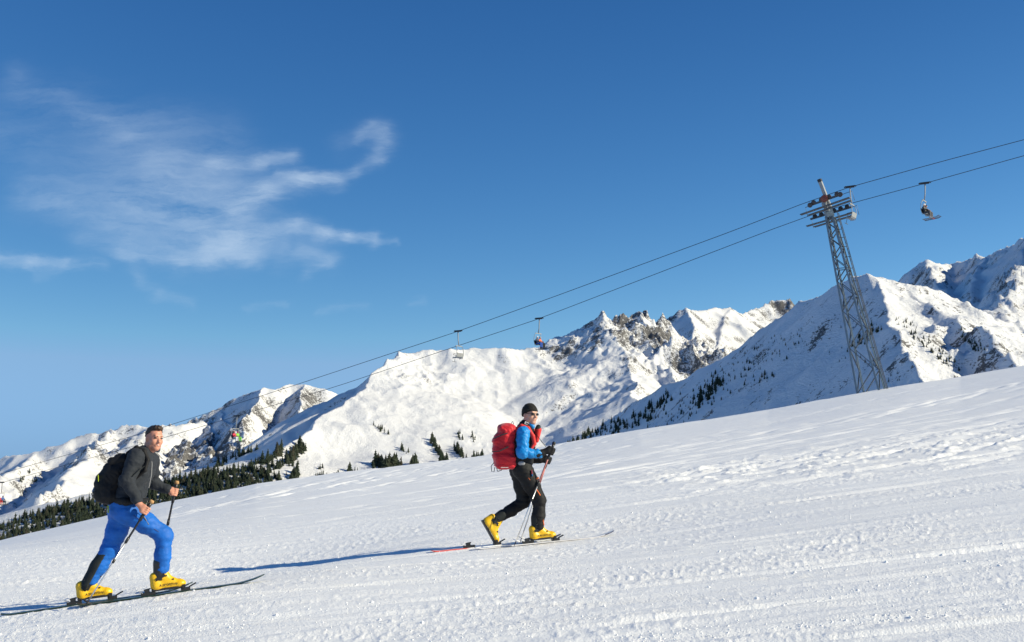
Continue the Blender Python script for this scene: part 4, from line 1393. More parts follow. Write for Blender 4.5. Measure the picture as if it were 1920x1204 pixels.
def left_man():
    J = LJ
    Bf, sf, uf, _ = ski(316, 1112, J, .10, 'dark ski under the front boot of the man in blue trousers', M_SKID, M_SKIB)
    Br, sr, ur, _ = ski(178, 1132, J, -.10, 'dark ski under the rear boot of the man in blue trousers', M_SKID, M_SKIB)
    org = (Bf + Br) / 2
    root = empty('person', org, 'man in charcoal jacket and bright blue trousers striding uphill at the left', 'person')
    shn = J(309, 1003, .10) - J(304, 1078, .10); shf = J(207, 1028, -.10) - J(168, 1088, -.10)
    Sf = Bf + uf * .040 + sf * .0; Sr = Br + ur * .040
    # --- body: head, neck, hands and the frame under the clothes
    C = J(289, 822, .03)
    yaw = math.radians(-44); f, l, u, R = axes((math.cos(yaw), math.sin(yaw), -.10), up=(0.10, 0, 1))
    s = SDF(0.0062, 0.03); head_prims(s, C, f, l, u, R, .97)
    s.rc(C - u * .07 - f * .025, J(273, 852, .02), .056, .066)
    s.rc(J(238, 945, 0), J(260, 880, 0), .09, .09).rc(J(260, 880, 0), J(272, 852, 0), .08, .05)
    for pts, r in (([(240, 957, .09), (309, 1003, .10), (304, 1078, .10)], (.08, .05, .04)), ([(229, 957, -.08), (207, 1028, -.10), (168, 1088, -.10)], (.08, .05, .04)),
                   ([(258, 862, .05), (255, 858, .17), (237, 900, .25), (260, 944, .285)], (.05, .05, .042, .028)), ([(272, 866, -.03), (284, 864, -.15), (288, 905, -.27), (316, 918, -.25)], (.05, .05, .042, .028))):
        s.chain([J(*p) for p in pts], r)
    # poles
    t1 = J(283, 943, .29); b1 = to_ground(J(157, 1143, .26)); t2 = J(331, 907, -.27); b2 = to_ground(J(288, 1100, -.33))
    d1 = pole(t1, b1, 'cork-topped ski pole in the near hand of the man in blue trousers', M_BLKPOLE, M_ALU, M_BPL, M_CORK, .37, lowring=.44)
    d2 = pole(t2, b2, 'cork-topped ski pole in the far hand of the man in blue trousers', M_BLKPOLE, M_ALU, M_BPL, M_CORK, .37)
    s.k = .012
    finger_prims(s, J(260, 944, .285), t1 - d1 * .085, d1, (J(255, 946, .36) - J(283, 955, .29)), flip=1)
    finger_prims(s, J(316, 918, -.25), t2 - d2 * .085, d2, (J(312, 919, -.20) - J(329, 921, -.27)), flip=1)
    sdf_part('body', s, M_FACE, root, org)
    # hair, eyes, mouth
    P = lambda a, b, c: C + (f * a + l * b + u * c) * .97
    s = SDF(0.006, 0.02)
    s.el(P(-.012, 0, .034), (.100, .080, .094), R).el(P(.03, 0, .100), (.058, .052, .030), R)
    s.cut(P(.062, 0, .078), u * .86 - f * .50)
    s.cut(P(.005, 0, .0), u * .35 - f * .94)
    V, Q = s.mesh(); V = folds(V, Q, .007, 70, 4)
    link('hair', np_mesh('hair', V - np.array(org), Q), root, M_HAIR)
    s = SDF(0.006, 0.02); s.el(P(-.012, 0, .034), (.100, .079, .094), R).el(P(.040, 0, .108), (.054, .046, .026), R).cut(P(.075, 0, .094), u * .96 - f * .28)
    V, Q = s.mesh(); V = folds(V, Q, .011, 55, 9); link('hair_top', np_mesh('hair_top', V - np.array(org), Q), root, M_HAIR)
    for b in (-1, 1):
        s = SDF(0.003, 0); s.el(P(.086, .032 * b, .008), (.012, .017, .007), R); sdf_part('eye', s, M_EYE, root, org)
        s = SDF(0.003, .004); s.rc(P(.094, .018 * b, .027), P(.084, .050 * b, .030), .005, .004); sdf_part('eyebrow', s, M_HAIR, root, org)
    s = SDF(0.003, .004); s.rc(P(.096, .019, -.060), P(.098, 0, -.066), .0045, .006).rc(P(.096, -.019, -.060), P(.098, 0, -.066), .0045, .006); sdf_part('mouth', s, M_LIP, root, org)
    s = SDF(0.003, .002); s.rc(P(.1015, .011, -.0625), P(.1015, -.011, -.0625), .003, .003); sdf_part('teeth', s, M_TEETH, root, org)
    # --- jacket
    s = SDF(0.011, 0.05)
    s.rc(J(238, 936, .07), J(254, 880, .09), .135, .135).rc(J(243, 936, -.06), J(266, 880, -.08), .135, .13)
    s.rc(J(257, 880, .05), J(264, 858, .04), .14, .10)
    s.rc(J(258, 857, .16), J(283, 864, -.14), .078, .078).rc(J(266, 868, 0), J(272, 848, .01), .09, .068)
    s.chain([J(256, 858, .185), J(237, 900, .25), J(258, 939, .268)], [.082, .062, .047], .04)
    s.chain([J(284, 864, -.16), J(287, 905, -.27), J(313, 917, -.25)], [.08, .06, .045], .04)
    s.cut(J(240, 947, 0), Vector((-.05, 0, 1)))
    sdf_part('jacket', s, M_JACKET, root, org, fold=(.013, 11, 3, (1, 1, 1.5)))
    s = SDF(0.008, 0.02)
    for a in range(9):
        t0, t1_ = math.radians(a * 40), math.radians(a * 40 + 40)
        q = lambda t: J(273, 848, .01) + Vector((math.cos(t) * .068, math.sin(t) * .068, .018 * math.cos(t) * -1))
        s.rc(q(t0), q(t1_), .016, .016)
    sdf_part('collar', s, M_JACKET, root, org)
    MB().tube([J(280, 850, .07), J(285, 868, .10), J(284, 890, .13), J(279, 915, .14)], .004, 6).build('zip', M_GREYP, root, org)
    # --- trousers
    s = SDF(0.011, 0.05)
    s.rc(J(234, 943, .05), J(238, 960, .07), .12, .115).rc(J(236, 943, -.05), J(228, 962, -.07), .12, .115).rc(J(224, 952, .03), J(224, 958, -.03), .112, .112)
    s.chain([J(240, 960, .09), J(274, 981, .10), J(308, 1004, .10), J(305, 1040, .10), J(304, 1066, .10)], [.112, .096, .080, .072, .068], .05)
    s.chain([J(230, 962, -.08), J(219, 995, -.09), J(206, 1029, -.10), J(186, 1062, -.10), J(170, 1089, -.10)], [.116, .102, .082, .074, .064], .04)
    s.cut(J(240, 936, 0), Vector((0, 0, -1)))
    sdf_part('trousers', s, M_BLUEP, root, org, fold=(.0075, 9, 12, (1, 1, 2.6)))
    s = SDF(0.009, 0.03)
    s.chain([J(199, 1040, -.10), J(185, 1064, -.095), J(166, 1097, -.095)], [.080, .084, .078], .03)
    sl = (J(166, 1097, 0) - J(199, 1040, 0)).normalized(); bk = Vector((-sl.z, 0, sl.x))
    bk = bk if bk.x < 0 else -bk
    s.cut(J(186, 1064, -.09) - bk * .012, bk)
    sdf_part('gaiter_panel', s, M_GREYC, root, org)
    MB().tube([J(250, 966, .203), J(274, 981, .197), J(307, 1004, .177), J(305, 1040, .169), J(304, 1062, .162)], .0045, 6).build('side_seam', M_SEAM, root, org)
    MB().tube([J(262, 957, .205), J(272, 972, .205), J(279, 984, .203)], .004, 5).build('pocket_zip', M_BPL, root, org)
    MB().tube([J(311, 1029, .172), J(306, 1032, .174), J(310, 1035, .172)], .003, 5).build('trouser_logo', M_BLUES, root, org)
    s = SDF(0.012, 0.03); s.chain([J(215, 934, .10), J(236, 941, .215), J(262, 940, .21), J(277, 936, .08)], [.036, .034, .022, .018]); 
    belt = s
    # --- boots
    boot(root, org, Sf, sf, shn, 'LA SPORTIVA')
    boot(root, org, Sr, sr, shf, 'LA SPORTIVA')
    # --- rucksack
    bp = empty('backpack', J(210, 900, 0), 'black rucksack on the back of the man in the charcoal jacket', 'backpack'); bo = bp.location.copy()
    up = (J(258, 850, 0) - J(236, 940, 0)).normalized(); fx = Vector((up.z, 0, -up.x)); fx = (fx + HEAD * .2).normalized()
    fx, ly, uz, RB = axes(fx, up)
    c = J(213, 897, 0)
    s = SDF(0.01, 0.05)
    s.box(c - uz * .04, (.105, .15, .20), RB, .08).box(c - fx * .06 - uz * .09, (.09, .13, .14), RB, .07).el(c - uz * .18 + fx * .02, (.13, .15, .08), RB).box(c + uz * .13 + fx * .055, (.085, .145, .12), RB, .07)
    sdf_part('main_compartment', s, M_BLACK, bp, bo, fold=(.014, 9, 31))
    s = SDF(0.01, 0.03); s.box(c + uz * .175 + fx * .035, (.10, .15, .05), axes(fx + uz * .45, up)[3], .045); sdf_part('lid', s, M_BLACK, bp, bo, fold=(.010, 12, 5))
    sdf_part('hip_belt', belt, M_BLACK, bp, bo)
    for sgn in (1, -1):
        e = 0.0 if sgn > 0 else 1.0
        if sgn > 0: pts = [J(240, 850, .13), J(256, 840, .17), J(270, 846, .19), J(277, 862, .21), J(272, 882, .235), J(252, 900, .20)]
        else: pts = [J(255, 850, -.12), J(268, 842, -.13), J(282, 852, -.12), J(288, 872, -.08)]
        s = SDF(0.008, .01); s.chain(pts, [.022, .024, .024, .022, .018, .012][:len(pts)]); sdf_part('shoulder_strap', s, M_BLACK, bp, bo)
    MB().bar(J(271, 874, .275), J(249, 893, .305), .006, .028, up=NEARSIDE).build('load_strap', M_GREYC, bp, bo)
    MB().bar(J(203, 948, .12), J(203, 962, .12), .03, .004).build('lime_tag', M_LIME, bp, bo)
    MB().tube([J(178, 918, .1), J(172, 926, .1), J(174, 932, .1)], .006, 5).build('loop', M_BPL, bp, bo)
    MB().tube([J(222, 846, .05), J(219, 843, .05), J(216, 846, .05), J(222, 850, .05)], .005, 5).build('haul_loop', M_BPL, bp, bo)
    MB().bar(J(184, 890, .10), J(185, 908, .10), .012, .004).build('lime_piping', M_LIME, bp, bo)


def right_man():
    J = RJ
    Bf, sf, uf, _ = ski(1018, 1019, J, .10, 'white ski with a dark tip under the front boot of the middle man', M_SKIF, M_SKIFB)
    Br, sr, ur, _ = ski(908, 1025, J, -.10, 'white ski with a red tail under the lifted boot of the middle man', M_SKIW, M_SKIB2, 1.66, .66)
    org = (Bf + Br) / 2
    root = empty('person', org, 'man in black vest with blue sleeves, black cap and sunglasses, climbing in the middle', 'person')
    kn, an = J(1011, 937, .10), J(1009, 994, .10); kf, af = J(983, 941, -.10), J(933, 973, -.10)
    C = J(994, 778, .02)
    yaw = math.radians(-50); f, l, u, R = axes((math.cos(yaw), math.sin(yaw), -.02), up=(0.04, 0, 1))
    s = SDF(0.0066, 0.03); head_prims(s, C, f, l, u, R, .98); s.rc(C - u * .07 - f * .025, J(986, 802, .0), .055, .066)
    s.rc(J(977, 872, 0), J(982, 822, 0), .09, .09).rc(J(982, 822, 0), J(986, 802, 0), .08, .05)
    for pts, r in (([(980, 876, .09), (1011, 937, .10), (1009, 994, .10)], (.08, .05, .04)), ([(974, 876, -.09), (983, 941, -.10), (936, 971, -.10)], (.08, .05, .04)),
                   ([(982, 815, .05), (981, 811, .17), (978, 850, .24), (1015, 850, .24)], (.05, .05, .042, .03)), ([(986, 815, -.05), (991, 811, -.15), (992, 856, -.24), (1012, 862, -.16)], (.05, .05, .042, .03))):
        s.chain([J(*p) for p in pts], r)
    t1 = J(1038, 833, .25); b1 = to_ground(J(964, 1026, .20)); t2 = J(1031, 850, -.15); b2 = to_ground(J(975, 1019, -.16))
    d1 = pole(t1, b1, 'thin ski pole in the near gloved hand of the man with the red rucksack', M_REDPOLE, M_ALU, M_BPL, M_BPL, .40, M_WHITE, lowring=.45)
    d2 = pole(t2, b2, 'thin ski pole in the far gloved hand of the man with the red rucksack', M_REDPOLE, M_ALU, M_BPL, M_BPL, .40, M_WHITE, lowring=.45)
    s.k = .012; finger_prims(s, J(1015, 850, .24), t1 - d1 * .09, d1, J(1018, 846, .31) - J(1034, 847, .25), rf=.010)
    finger_prims(s, J(1012, 862, -.16), t2 - d2 * .09, d2, J(1012, 862, -.10) - J(1027, 863, -.15), rf=.010)
    sdf_part('body', s, M_FACE2, root, org)
    for W, t_, d_, nrm, wr in ((J(1015, 850, .24), t1, d1, J(1018, 846, .31) - J(1034, 847, .25), J(1006, 851, .24)), (J(1012, 862, -.16), t2, d2, J(1012, 862, -.10) - J(1027, 863, -.15), J(1002, 861, -.19))):
        s = SDF(0.006, 0.02); finger_prims(s, W, t_ - d_ * .09, d_, nrm, rf=.0135, gl=1.35); s.rc(W, wr, .046, .056)
        sdf_part('glove', s, M_BLACK, root, org)
    P = lambda a, b, c: C + (f * a + l * b + u * c) * .98
    s = SDF(0.006, 0.02); s.el(P(-.012, 0, .040), (.110, .090, .108), R).el(P(-.02, 0, .0), (.098, .087, .06), R).cut(P(.06, 0, .038), u * .93 - f * .36)
    cap = sdf_part('cap', s, M_CAP, root, org, fold=(.004, 30, 6))
    s = SDF(0.005, 0.0)
    q = [P(.085 * math.cos(a) + .008, .088 * math.sin(a), .045 + .03 * (1 - math.cos(a))) for a in np.linspace(-1.3, 1.3, 9)]
    MB().tube(q, .0055, 5).build('cap_stripe', M_GREYC, cap, org)
    gl = None
    for b in (-1, 1):
        s = SDF(0.003, 0.004); s.el(P(.094, .033 * b, .006), (.010, .029, .017), R); gl = sdf_part('sunglass_lens', s, M_LENS, root, org)
        MB().tube([P(.085, .058 * b, .014), P(.04, .078 * b, .014), P(-.01, .083 * b, .008)], .0035, 5).build('sunglass_arm', M_BPL, root, org)
    MB().tube([P(.103, .012, .012), P(.106, 0, .014), P(.103, -.012, .012)], .003, 5).build('sunglass_bridge', M_BPL, root, org)
    s = SDF(0.003, .004); s.rc(P(.096, .017, -.064), P(.098, -.017, -.064), .0055, .0055); sdf_part('mouth', s, M_LIP, root, org)
    # --- vest, sleeves, collar
    s = SDF(0.011, 0.05)
    s.rc(J(977, 866, .06), J(979, 822, .08), .13, .135).rc(J(980, 866, -.06), J(986, 822, -.08), .13, .13).rc(J(980, 822, 0), J(984, 808, 0), .13, .10)
    s.rc(J(980, 808, .14), J(990, 808, -.13), .08, .08).rc(J(984, 808, 0), J(986, 797, .0), .085, .07)
    s.cut(J(978, 873, 0), Vector((-.05, 0, 1)))
    vest = sdf_part('vest', s, M_BLACK, root, org, fold=(.010, 12, 41))
    s = SDF(0.010, 0.04); s.chain([J(981, 812, .195), J(979, 849, .25), J(1012, 850.5, .24)], [.083, .064, .050], .035); sdf_part('sleeve', s, M_BLUES, root, org, fold=(.014, 17, 45))
    s = SDF(0.010, 0.04); s.chain([J(991, 812, -.18), J(991, 856, -.25), J(1009, 862, -.18)], [.08, .062, .048], .035); sdf_part('sleeve', s, M_BLUES, root, org, fold=(.012, 16, 46))
    s = SDF(0.007, 0.015)
    for a in range(9):
        t0, t1_ = math.radians(a * 40), math.radians(a * 40 + 40)
        q = lambda t: J(987, 797, .0) + Vector((math.cos(t) * .070, math.sin(t) * .066, -.022 * math.cos(t)))
        s.rc(q(t0), q(t1_), .020, .020)
    sdf_part('collar', s, M_BLACK, root, org)
    s = SDF(0.007, 0.02); s.rc(J(994, 796, .06), J(998, 800, .07), .034, .032); sdf_part('neck_gaiter', s, M_BLUES, root, org)
    MB().tube([J(985, 791, .085), J(984, 795, .10), J(989, 796, .11)], .005, 5).tube([J(985, 791, .085), J(992, 794, .10)], .005, 5).build('collar_zip', M_WHITE, root, org)
    # --- trousers
    s = SDF(0.011, 0.05)
    s.rc(J(976, 868, .06), J(978, 880, .07), .118, .115).rc(J(977, 868, -.06), J(974, 882, -.07), .118, .115)
    s.chain([J(981, 880, .09), J(996, 908, .10), J(1011, 938, .10), J(1010, 965, .10), J(1009, 987, .10)], [.118, .102, .080, .074, .070], .04)
    s.chain([J(973, 882, -.09), J(979, 912, -.10), J(983, 940, -.10), J(958, 957, -.10), J(940, 968, -.10)], [.115, .096, .078, .070, .062], .04)
    s.cut(J(978, 864, 0), Vector((0, 0, -1)))
    tr = sdf_part('trousers', s, M_BLACK2, root, org, fold=(.008, 9, 51, (1, 1, 2.6)))
    MB().tube([J(991, 896, .205), J(1003, 913, .205), J(1013, 929, .19)], .006, 5).build('orange_zip', M_ORANGE, tr, org)
    MB().tube([J(1005, 898, .20), J(1010, 896, .19)], .009, 5).build('orange_trim', M_ORANGE, tr, org)
    MB().tube([J(1017, 961, .165), J(1018, 974, .165), J(1020, 985, .165)], .006, 5).build('orange_zip', M_ORANGE, tr, org)
    MB().bar(J(997, 882, .215), J(998, 893, .215), .022, .004).build('lift_pass', M_BLUES, tr, org)
    MB().bar(J(997, 881.5, .219), J(997.6, 889, .219), .016, .004).build('pass_stripe', M_RED2, tr, org)
    s = SDF(0.006, .01); s.el(J(978, 869, .19), (.045, .015, .028)); sdf_part('hip_patch', s, M_GREYP, tr, org)
    # --- boots
    boot(root, org, Bf + uf * .040, sf, kn - an, 'LA SPORTIVA', M_GREYC)
    toe, heel = J(928, 1016, -.10), J(911, 986, -.10)
    fr = (toe - heel).normalized(); shr = (kf - af).normalized()
    toe = Br + Vector(sr) * .14 + ur * .055
    boot(root, org, toe - fr * .145 - (shr - fr * shr.dot(fr)).normalized() * .02, fr, shr, None, M_GREYC)
    # --- red rucksack
    bp = empty('backpack', J(943, 838, 0), 'large red rucksack with black side straps on the man in the middle', 'backpack'); bo = bp.location.copy()
    up = Vector((.03, 0, 1)).normalized(); fx, ly, uz, RB = axes(Vector((1, .12, 0)), up)
    c = J(946, 838, 0)
    s = SDF(0.010, 0.04)
    s.box(c + fx * .025, (.10, .155, .25), RB, .08).box(c - uz * .175 + fx * .005, (.125, .165, .10), RB, .08).box(c + uz * .17 + fx * .03, (.095, .145, .08), RB, .06).box(c - fx * .055, (.09, .125, .17), RB, .08)
    sdf_part('main_compartment', s, M_RED, bp, bo, fold=(.018, 10, 61, (1, 1, 1.4)))
    s = SDF(0.010, 0.03); s.el(c + uz * .225 + fx * .03, (.115, .155, .065), RB).box(c + uz * .215 + fx * .03, (.105, .15, .04), RB, .035); sdf_part('lid', s, M_RED, bp, bo, fold=(.012, 12, 62))
    for (a, b, m) in (((926, 822), (952, 812), (940, 816)), ((923, 847), (953, 838), (936, 846))):
        MB().bar(J(*a, .13), J(*m, .182), .012, .030, up=NEARSIDE).bar(J(*m, .182), J(*b, .186), .012, .030, up=NEARSIDE).build('compression_strap', M_BPL, bp, bo)
    MB().tube([J(926, 868, .05), J(921, 874, .05), J(922, 884, .05), J(926, 885, .05), J(928, 876, .05)], .005, 5).build('axe_loop', M_BPL, bp, bo)
    MB().tube([J(931, 877, .05), J(933, 884, .05), J(940, 882, .05), J(943, 877, .05)], .005, 5).build('axe_loop', M_BPL, bp, bo)
    MB().tube([J(958, 795, 0), J(961, 790, 0), J(963, 794, 0), J(961, 799, 0)], .004, 5).build('haul_loop', M_BPL, bp, bo)
    MB().bar(J(939, 876.5, .172), J(953, 876.5, .172), .004, .012, up=NEARSIDE).build('maker_print', M_WHITE, bp, bo)
    s = SDF(0.008, .01); s.chain([J(966, 808, .14), J(978, 799, .17), J(990, 803, .19), J(999, 818, .215), J(1002, 832, .20), J(996, 842, .215)], [.020, .026, .026, .027, .026, .016]); sdf_part('shoulder_strap', s, M_RED2, bp, bo)
    s = SDF(0.008, .01); s.chain([J(990, 800, -.13), J(1000, 808, -.10), J(1004, 822, -.06)], [.024, .026, .024]); sdf_part('shoulder_strap', s, M_RED2, bp, bo)
    s = SDF(0.007, .015); s.rc(J(1009, 806, .03), J(1006, 826, .03), .043, .030); pouch = sdf_part('bottle_pouch', s, M_RED2, bp, bo)
    s = SDF(0.006, .01); s.rc(J(1009.5, 800.5, .03), J(1009, 804, .03), .030, .042); sdf_part('pouch_lid', s, M_GREYC, pouch, bo)
    MB().tube([J(1006, 815, .08), J(1014, 826, .12), J(1024, 838, .16)], .004, 5).build('leash', M_BPL, bp, bo)


left_man()
right_man()

# ------------------------------------------------------------------ conifers
def conifer_mesh(name, seed, tiers=9, blades=7, slim=0.30, core=True):
    """Unit-height crown: drooping branch blades in whorls round a thin core."""
    r = random.Random(seed); V, F = [], []
    def tri(*p):
        n = len(V); V.extend(p); F.append(tuple(range(n, n + len(p))))
    for i in range(tiers):
        t = i / (tiers - 1); z = 0.10 + 0.86 * t
        R = slim * (1 - t) ** 0.8 * r.uniform(.75, 1.15) + .025
        nb = max(4, int(round(blades * (1 - .4 * t)))); a0 = r.uniform(0, 6.28)
        for k in range(nb):
            a = a0 + 6.283 * k / nb + r.uniform(-.3, .3); L = R * r.uniform(.65, 1.2)
            w = L * r.uniform(.35, .55); dz = -L * r.uniform(.15, .55); zz = z + r.uniform(-.03, .03)
            c, s = math.cos(a), math.sin(a)
            tip = (c * L, s * L, zz + dz); m = .55
            l_ = (c * L * m - s * w, s * L * m + c * w, zz + dz * .35 - .02); q_ = (c * L * m + s * w, s * L * m - c * w, zz + dz * .35 - .02)
            top = (c * L * .45, s * L * .45, zz + .05); rt = (0, 0, zz + .05)
            tri(rt, l_, tip); tri(rt, tip, q_); tri(rt, top, l_); tri(top, tip, l_); tri(top, q_, tip)
    if core:
        n = len(V); V.append((0, 0, 1.0))
        for k in range(6): V.append((math.cos(k * 1.047) * slim * .42, math.sin(k * 1.047) * slim * .42, .10))
        for k in range(6): F.append((n, n + 1 + k, n + 1 + (k + 1) % 6))
    return V, F


def tree_mat():
    t = MT('conifer_needles', (0.03, 0.045, 0.03), 0.8, spec=0.15)
    oi = t.N.new('ShaderNodeObjectInfo')
    n = t.noise(t.coord('Object'), 6.0, 3)
    a = t.ramp(oi.outputs['Random'], [(0.0, (0.018, 0.030, 0.022)), (0.45, (0.028, 0.040, 0.024)), (0.8, (0.045, 0.048, 0.030)), (1.0, (0.05, 0.042, 0.03))])
    t.color(t.mix(t.ramp(n, [(0.35, 0.0), (0.7, 0.5)]), a, (0.05, 0.06, 0.04)))
    return t.m


M_NEEDLE = tree_mat()
M_BARK = plain('bark', (0.055, 0.04, 0.032), 0.85, var=0.3)
CONES = []
for k in range(6):
    V, F = conifer_mesh('crown', 100 + k, tiers=9 + k % 3, blades=7, slim=(.30, .36, .42, .33, .38, .27)[k])
    me = bpy.data.meshes.new('crown'); me.from_pydata(V, [], F); me.update(); me.materials.append(M_NEEDLE); CONES.append(me)
_t = MB().tube([(0, 0, -.12), (0, 0, .3), (0, 0, .8)], [.022, .018, .006], 5)
TRUNK = bpy.data.meshes.new('trunk'); TRUNK.from_pydata([tuple(v) for v in _t.v], [], _t.f); TRUNK.update(); TRUNK.materials.append(M_BARK)


def terrain_hit(px, py):
    x, _, e = ray(px, py); best = None
    for nm, (a, ys, Z) in TERR.items():
        if x < a[0] or x > a[-1]: continue
        j = (x - a[0]) / (a[1] - a[0]); j0 = min(int(j), len(a) - 2); w = j - j0
        col = Z[:, j0] * (1 - w) + Z[:, j0 + 1] * w
        ee = (col - CZ) / ys
        i = int(np.argmax(ee >= e))
        if ee[i] < e: continue
        if i > 0:
            q = (e - ee[i - 1]) / max(ee[i] - ee[i - 1], 1e-9); y = ys[i - 1] + q * (ys[i] - ys[i - 1])
        else: y = ys[0]
        if best is None or y < best[0]: best = (y, nm)
    if best is None: return None
    y = best[0]
    return Vector((x * y, y, CZ + e * y)), best[1]


SPOTS = []     # (location, height, label, group)


def put(px, py, hpx, label, group, jitter=0.25):
    h = terrain_hit(px, py)
    if h is None: return
    p, nm = h
    H = hpx / FPX * p.y * random.uniform(1 - jitter, 1 + jitter)
    SPOTS.append((p, H, label, group, p.y))


def band(x0, y0, x1, y1, rx, n, hpx, label, group):
    for i in range(n):
        t = random.random()
        a, r = random.uniform(0, 6.28), math.sqrt(random.random()) * rx
        k = random.choice((.45, .6, .75, .9, 1.0))
        size = {.45: 'very low', .6: 'low', .75: 'mid-sized', .9: 'tall', 1.0: 'tallest'}[k]
        part = 'left part' if t < .34 else ('middle part' if t < .67 else 'right part')
        put(x0 + (x1 - x0) * t + r * math.cos(a), y0 + (y1 - y0) * t + r * math.sin(a) * .6, hpx * k, f'{size} {label}, {part}', group)


FOR = 'forest conifers on the lower left foothill'
_ux = [0, 40, 90, 130, 200, 300, 400, 480, 560]; _uy = [988, 972, 955, 945, 934, 908, 886, 876, 868]
L_FA = 'dark conifer in the thick forest left of the black rucksack'
L_FB = 'dark conifer in the thick forest right of the man in the charcoal jacket'
def forest_label(px, h):
    size = {8: 'very low', 9: 'low', 10: 'rather low', 11: 'middling', 12: 'mid-sized', 14: 'fairly tall', 16: 'tall', 18: 'very tall'}[h]
    if px < 40: w = 'at the left edge of the picture'
    elif px < 90: w = 'under the gully of the far left ridge'
    elif px < 140: w = 'halfway between the left edge and the black rucksack'
    elif px < 240: w = 'right behind the black rucksack'
    elif px < 345: w = "behind the charcoal jacket's outstretched arm"
    elif px < 400: w = 'just right of the cork-topped far pole'
    elif px < 460: w = 'below the red and green chairlift riders'
    else: w = 'at the thinning right end of the wood'
    return f'{size} dark conifer in the forest {w}'


cnt = 0
while cnt < 1600:
    px = random.uniform(-40, 560); up = np.interp(px, _ux, _uy); lo = np.interp(px, [p[0] for p in SKYLINE], [p[1] for p in SKYLINE]) + 6
    if lo <= up: continue
    py = random.uniform(up, lo)
    dens = 1.0 if px < 440 else max(0.12, 1 - (px - 440) / 110)
    if px < 110: dens *= 0.75
    if random.random() > dens: continue
    hp = random.choice((8, 9, 10, 11, 12, 14, 16, 18)); put(px, py, hp, forest_label(px, hp), FOR, .12); cnt += 1
G2 = 'conifers on the slope above the forest'
L2 = ['conifer in the lowest diagonal tree line below the rocky peak', 'conifer in the upper diagonal tree line below the rocky peak', 'conifer in the short tree line under the chairlift riders',
      'conifer in the steep dark grove below the rocky peak', 'conifer in the rightmost grove beside the broad white slope', 'conifer just above the slope under the rightmost grove',
      'conifer in the loose wood under the diagonal tree lines', 'conifer in the thin row below the broad white slope', 'lone conifer below the broad white slope']
for b, lab in zip(((372, 902, 420, 868, 6, 30, 15), (420, 868, 478, 842, 5, 36, 14), (455, 885, 490, 862, 6, 22, 15), (495, 872, 528, 846, 7, 40, 20), (535, 870, 572, 838, 9, 50, 20), (545, 905, 560, 888, 6, 12, 18),
          (440, 905, 500, 890, 9, 24, 18), (590, 895, 640, 890, 7, 14, 12), (600, 880, 600, 875, 5, 4, 12)), L2):
    band(*b, lab, G2)
G3 = 'conifers on the foot of the broad white mountain'
for b, lab in (((702, 874, 748, 876, 8, 46, 25), 'conifer in the dense clump at the foot of the white mountain'), ((652, 884, 668, 886, 6, 10, 16), 'conifer in the small group left of the dense clump'),
               ((700, 800, 728, 812, 6, 12, 10), 'conifer high on the white mountain above the dense clump'), ((752, 842, 765, 850, 5, 9, 13), 'conifer just above the dense clump'),
               ((770, 876, 784, 872, 5, 16, 22), 'conifer right of the dense clump at the foot of the white mountain'), ((806, 826, 836, 868, 4, 30, 16), 'conifer in the sloping row left of the red rucksack'),
               ((822, 868, 838, 868, 4, 12, 20), 'conifer in the sloping row left of the red rucksack'), ((852, 840, 872, 864, 4, 26, 17), 'conifer in the second sloping row left of the red rucksack'),
               ((858, 812, 866, 824, 4, 10, 10), 'conifer above the sloping rows'), ((884, 862, 902, 860, 5, 14, 17), 'conifer just left of the red rucksack'), ((880, 812, 895, 832, 5, 9, 10), 'conifer above the red rucksack')):
    band(*b, lab, G3)
G4 = 'conifers on the shaded flank of the near right mountain'
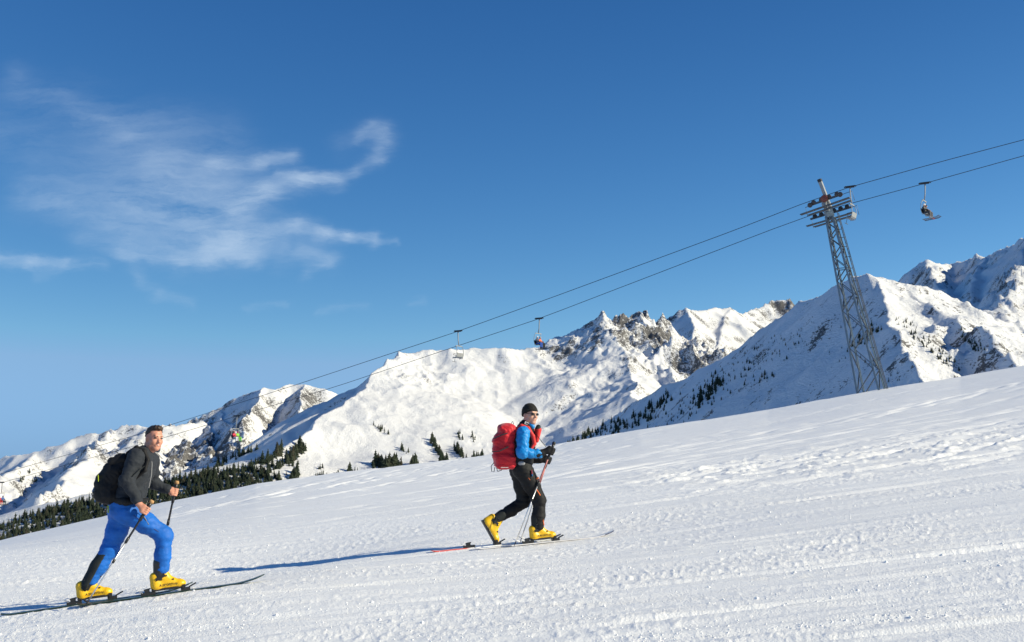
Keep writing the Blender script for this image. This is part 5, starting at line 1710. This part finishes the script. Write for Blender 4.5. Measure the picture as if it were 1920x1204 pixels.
for b, lab in (((1060, 838, 1130, 806, 8, 46, 15), 'conifer at the low left end of the shaded flank'), ((1130, 812, 1215, 780, 18, 70, 15), 'conifer on the lower shaded flank right of the gloved hands'),
               ((1210, 775, 1260, 745, 14, 26, 15), 'conifer on the middle of the shaded flank'), ((1300, 765, 1350, 715, 12, 52, 17), 'conifer in the clustered patch on the shaded flank'), ((1420, 720, 1450, 698, 12, 12, 11), 'lone conifer high on the shaded flank'),
               ((1240, 790, 1400, 690, 36, 120, 9), 'low conifer dotted over the middle of the shaded flank'), ((1400, 680, 1560, 600, 36, 90, 6), 'bush-like conifer near the top of the shaded flank'), ((1350, 700, 1480, 660, 22, 24, 7), 'shrub-like conifer high on the shaded flank')):
    band(*b, lab, G4)
G5 = 'conifers round the pylon on the near right mountain'
for b, lab in (((1600, 655, 1650, 610, 13, 46, 12), 'conifer seen through the lattice of the pylon'), ((1690, 600, 1790, 690, 16, 90, 9), 'conifer on the sunlit rocks right of the pylon'), ((1800, 620, 1840, 660, 12, 36, 10), 'conifer on the sunlit slope near the right edge'),
               ((1560, 660, 1690, 712, 20, 16, 8), 'conifer in the shade behind the pylon legs')):
    band(*b, lab, G5)
G6 = 'conifers in the shaded gully of the far left ridge'
for b in ((38, 905, 55, 885, 4, 16, 8), (60, 908, 75, 890, 4, 14, 7)):
    band(*b, 'conifer in the shaded gully at the far left', G6)

SPOTS.sort(key=lambda s: -s[1] / s[4])
for i, (p, H, lab, grp, y) in enumerate(SPOTS[:300]):
    r = bpy.data.objects.new('conifer', None); r.empty_display_size = 1; COL.objects.link(r)
    r.location = p - Vector((0, 0, H * 0.04)); r.rotation_euler = (0, 0, random.uniform(0, 6.28)); r.scale = (H, H, H * random.uniform(.95, 1.1))
    tag(r, lab, 'tree', grp)
    for nm, me in (('trunk', TRUNK), ('crown', CONES[i % 6])):
        o = bpy.data.objects.new(nm, me); COL.objects.link(o); o.parent = r
# the many smaller ones read as one mass
V, F = [], []
small = [conifer_mesh('s', 200 + k, tiers=6, blades=5, slim=(.27, .33, .24, .36)[k]) for k in range(4)]
for i, (p, H, lab, grp, y) in enumerate(SPOTS[300:]):
    sv, sf = small[i % 4]; a = random.uniform(0, 6.28); c, s = math.cos(a) * H, math.sin(a) * H; n = len(V)
    V.extend((p.x + c * x - s * y_, p.y + s * x + c * y_, p.z + (z - .06) * H) for x, y_, z in sv); F.extend(tuple(n + q for q in f) for f in sf)
me = bpy.data.meshes.new('distant_conifers'); me.from_pydata(V, [], F); me.update()
tag(link('distant_conifers', me, None, M_NEEDLE), kind='stuff')
print('trees', len(SPOTS), 'stuff tris', len(F))
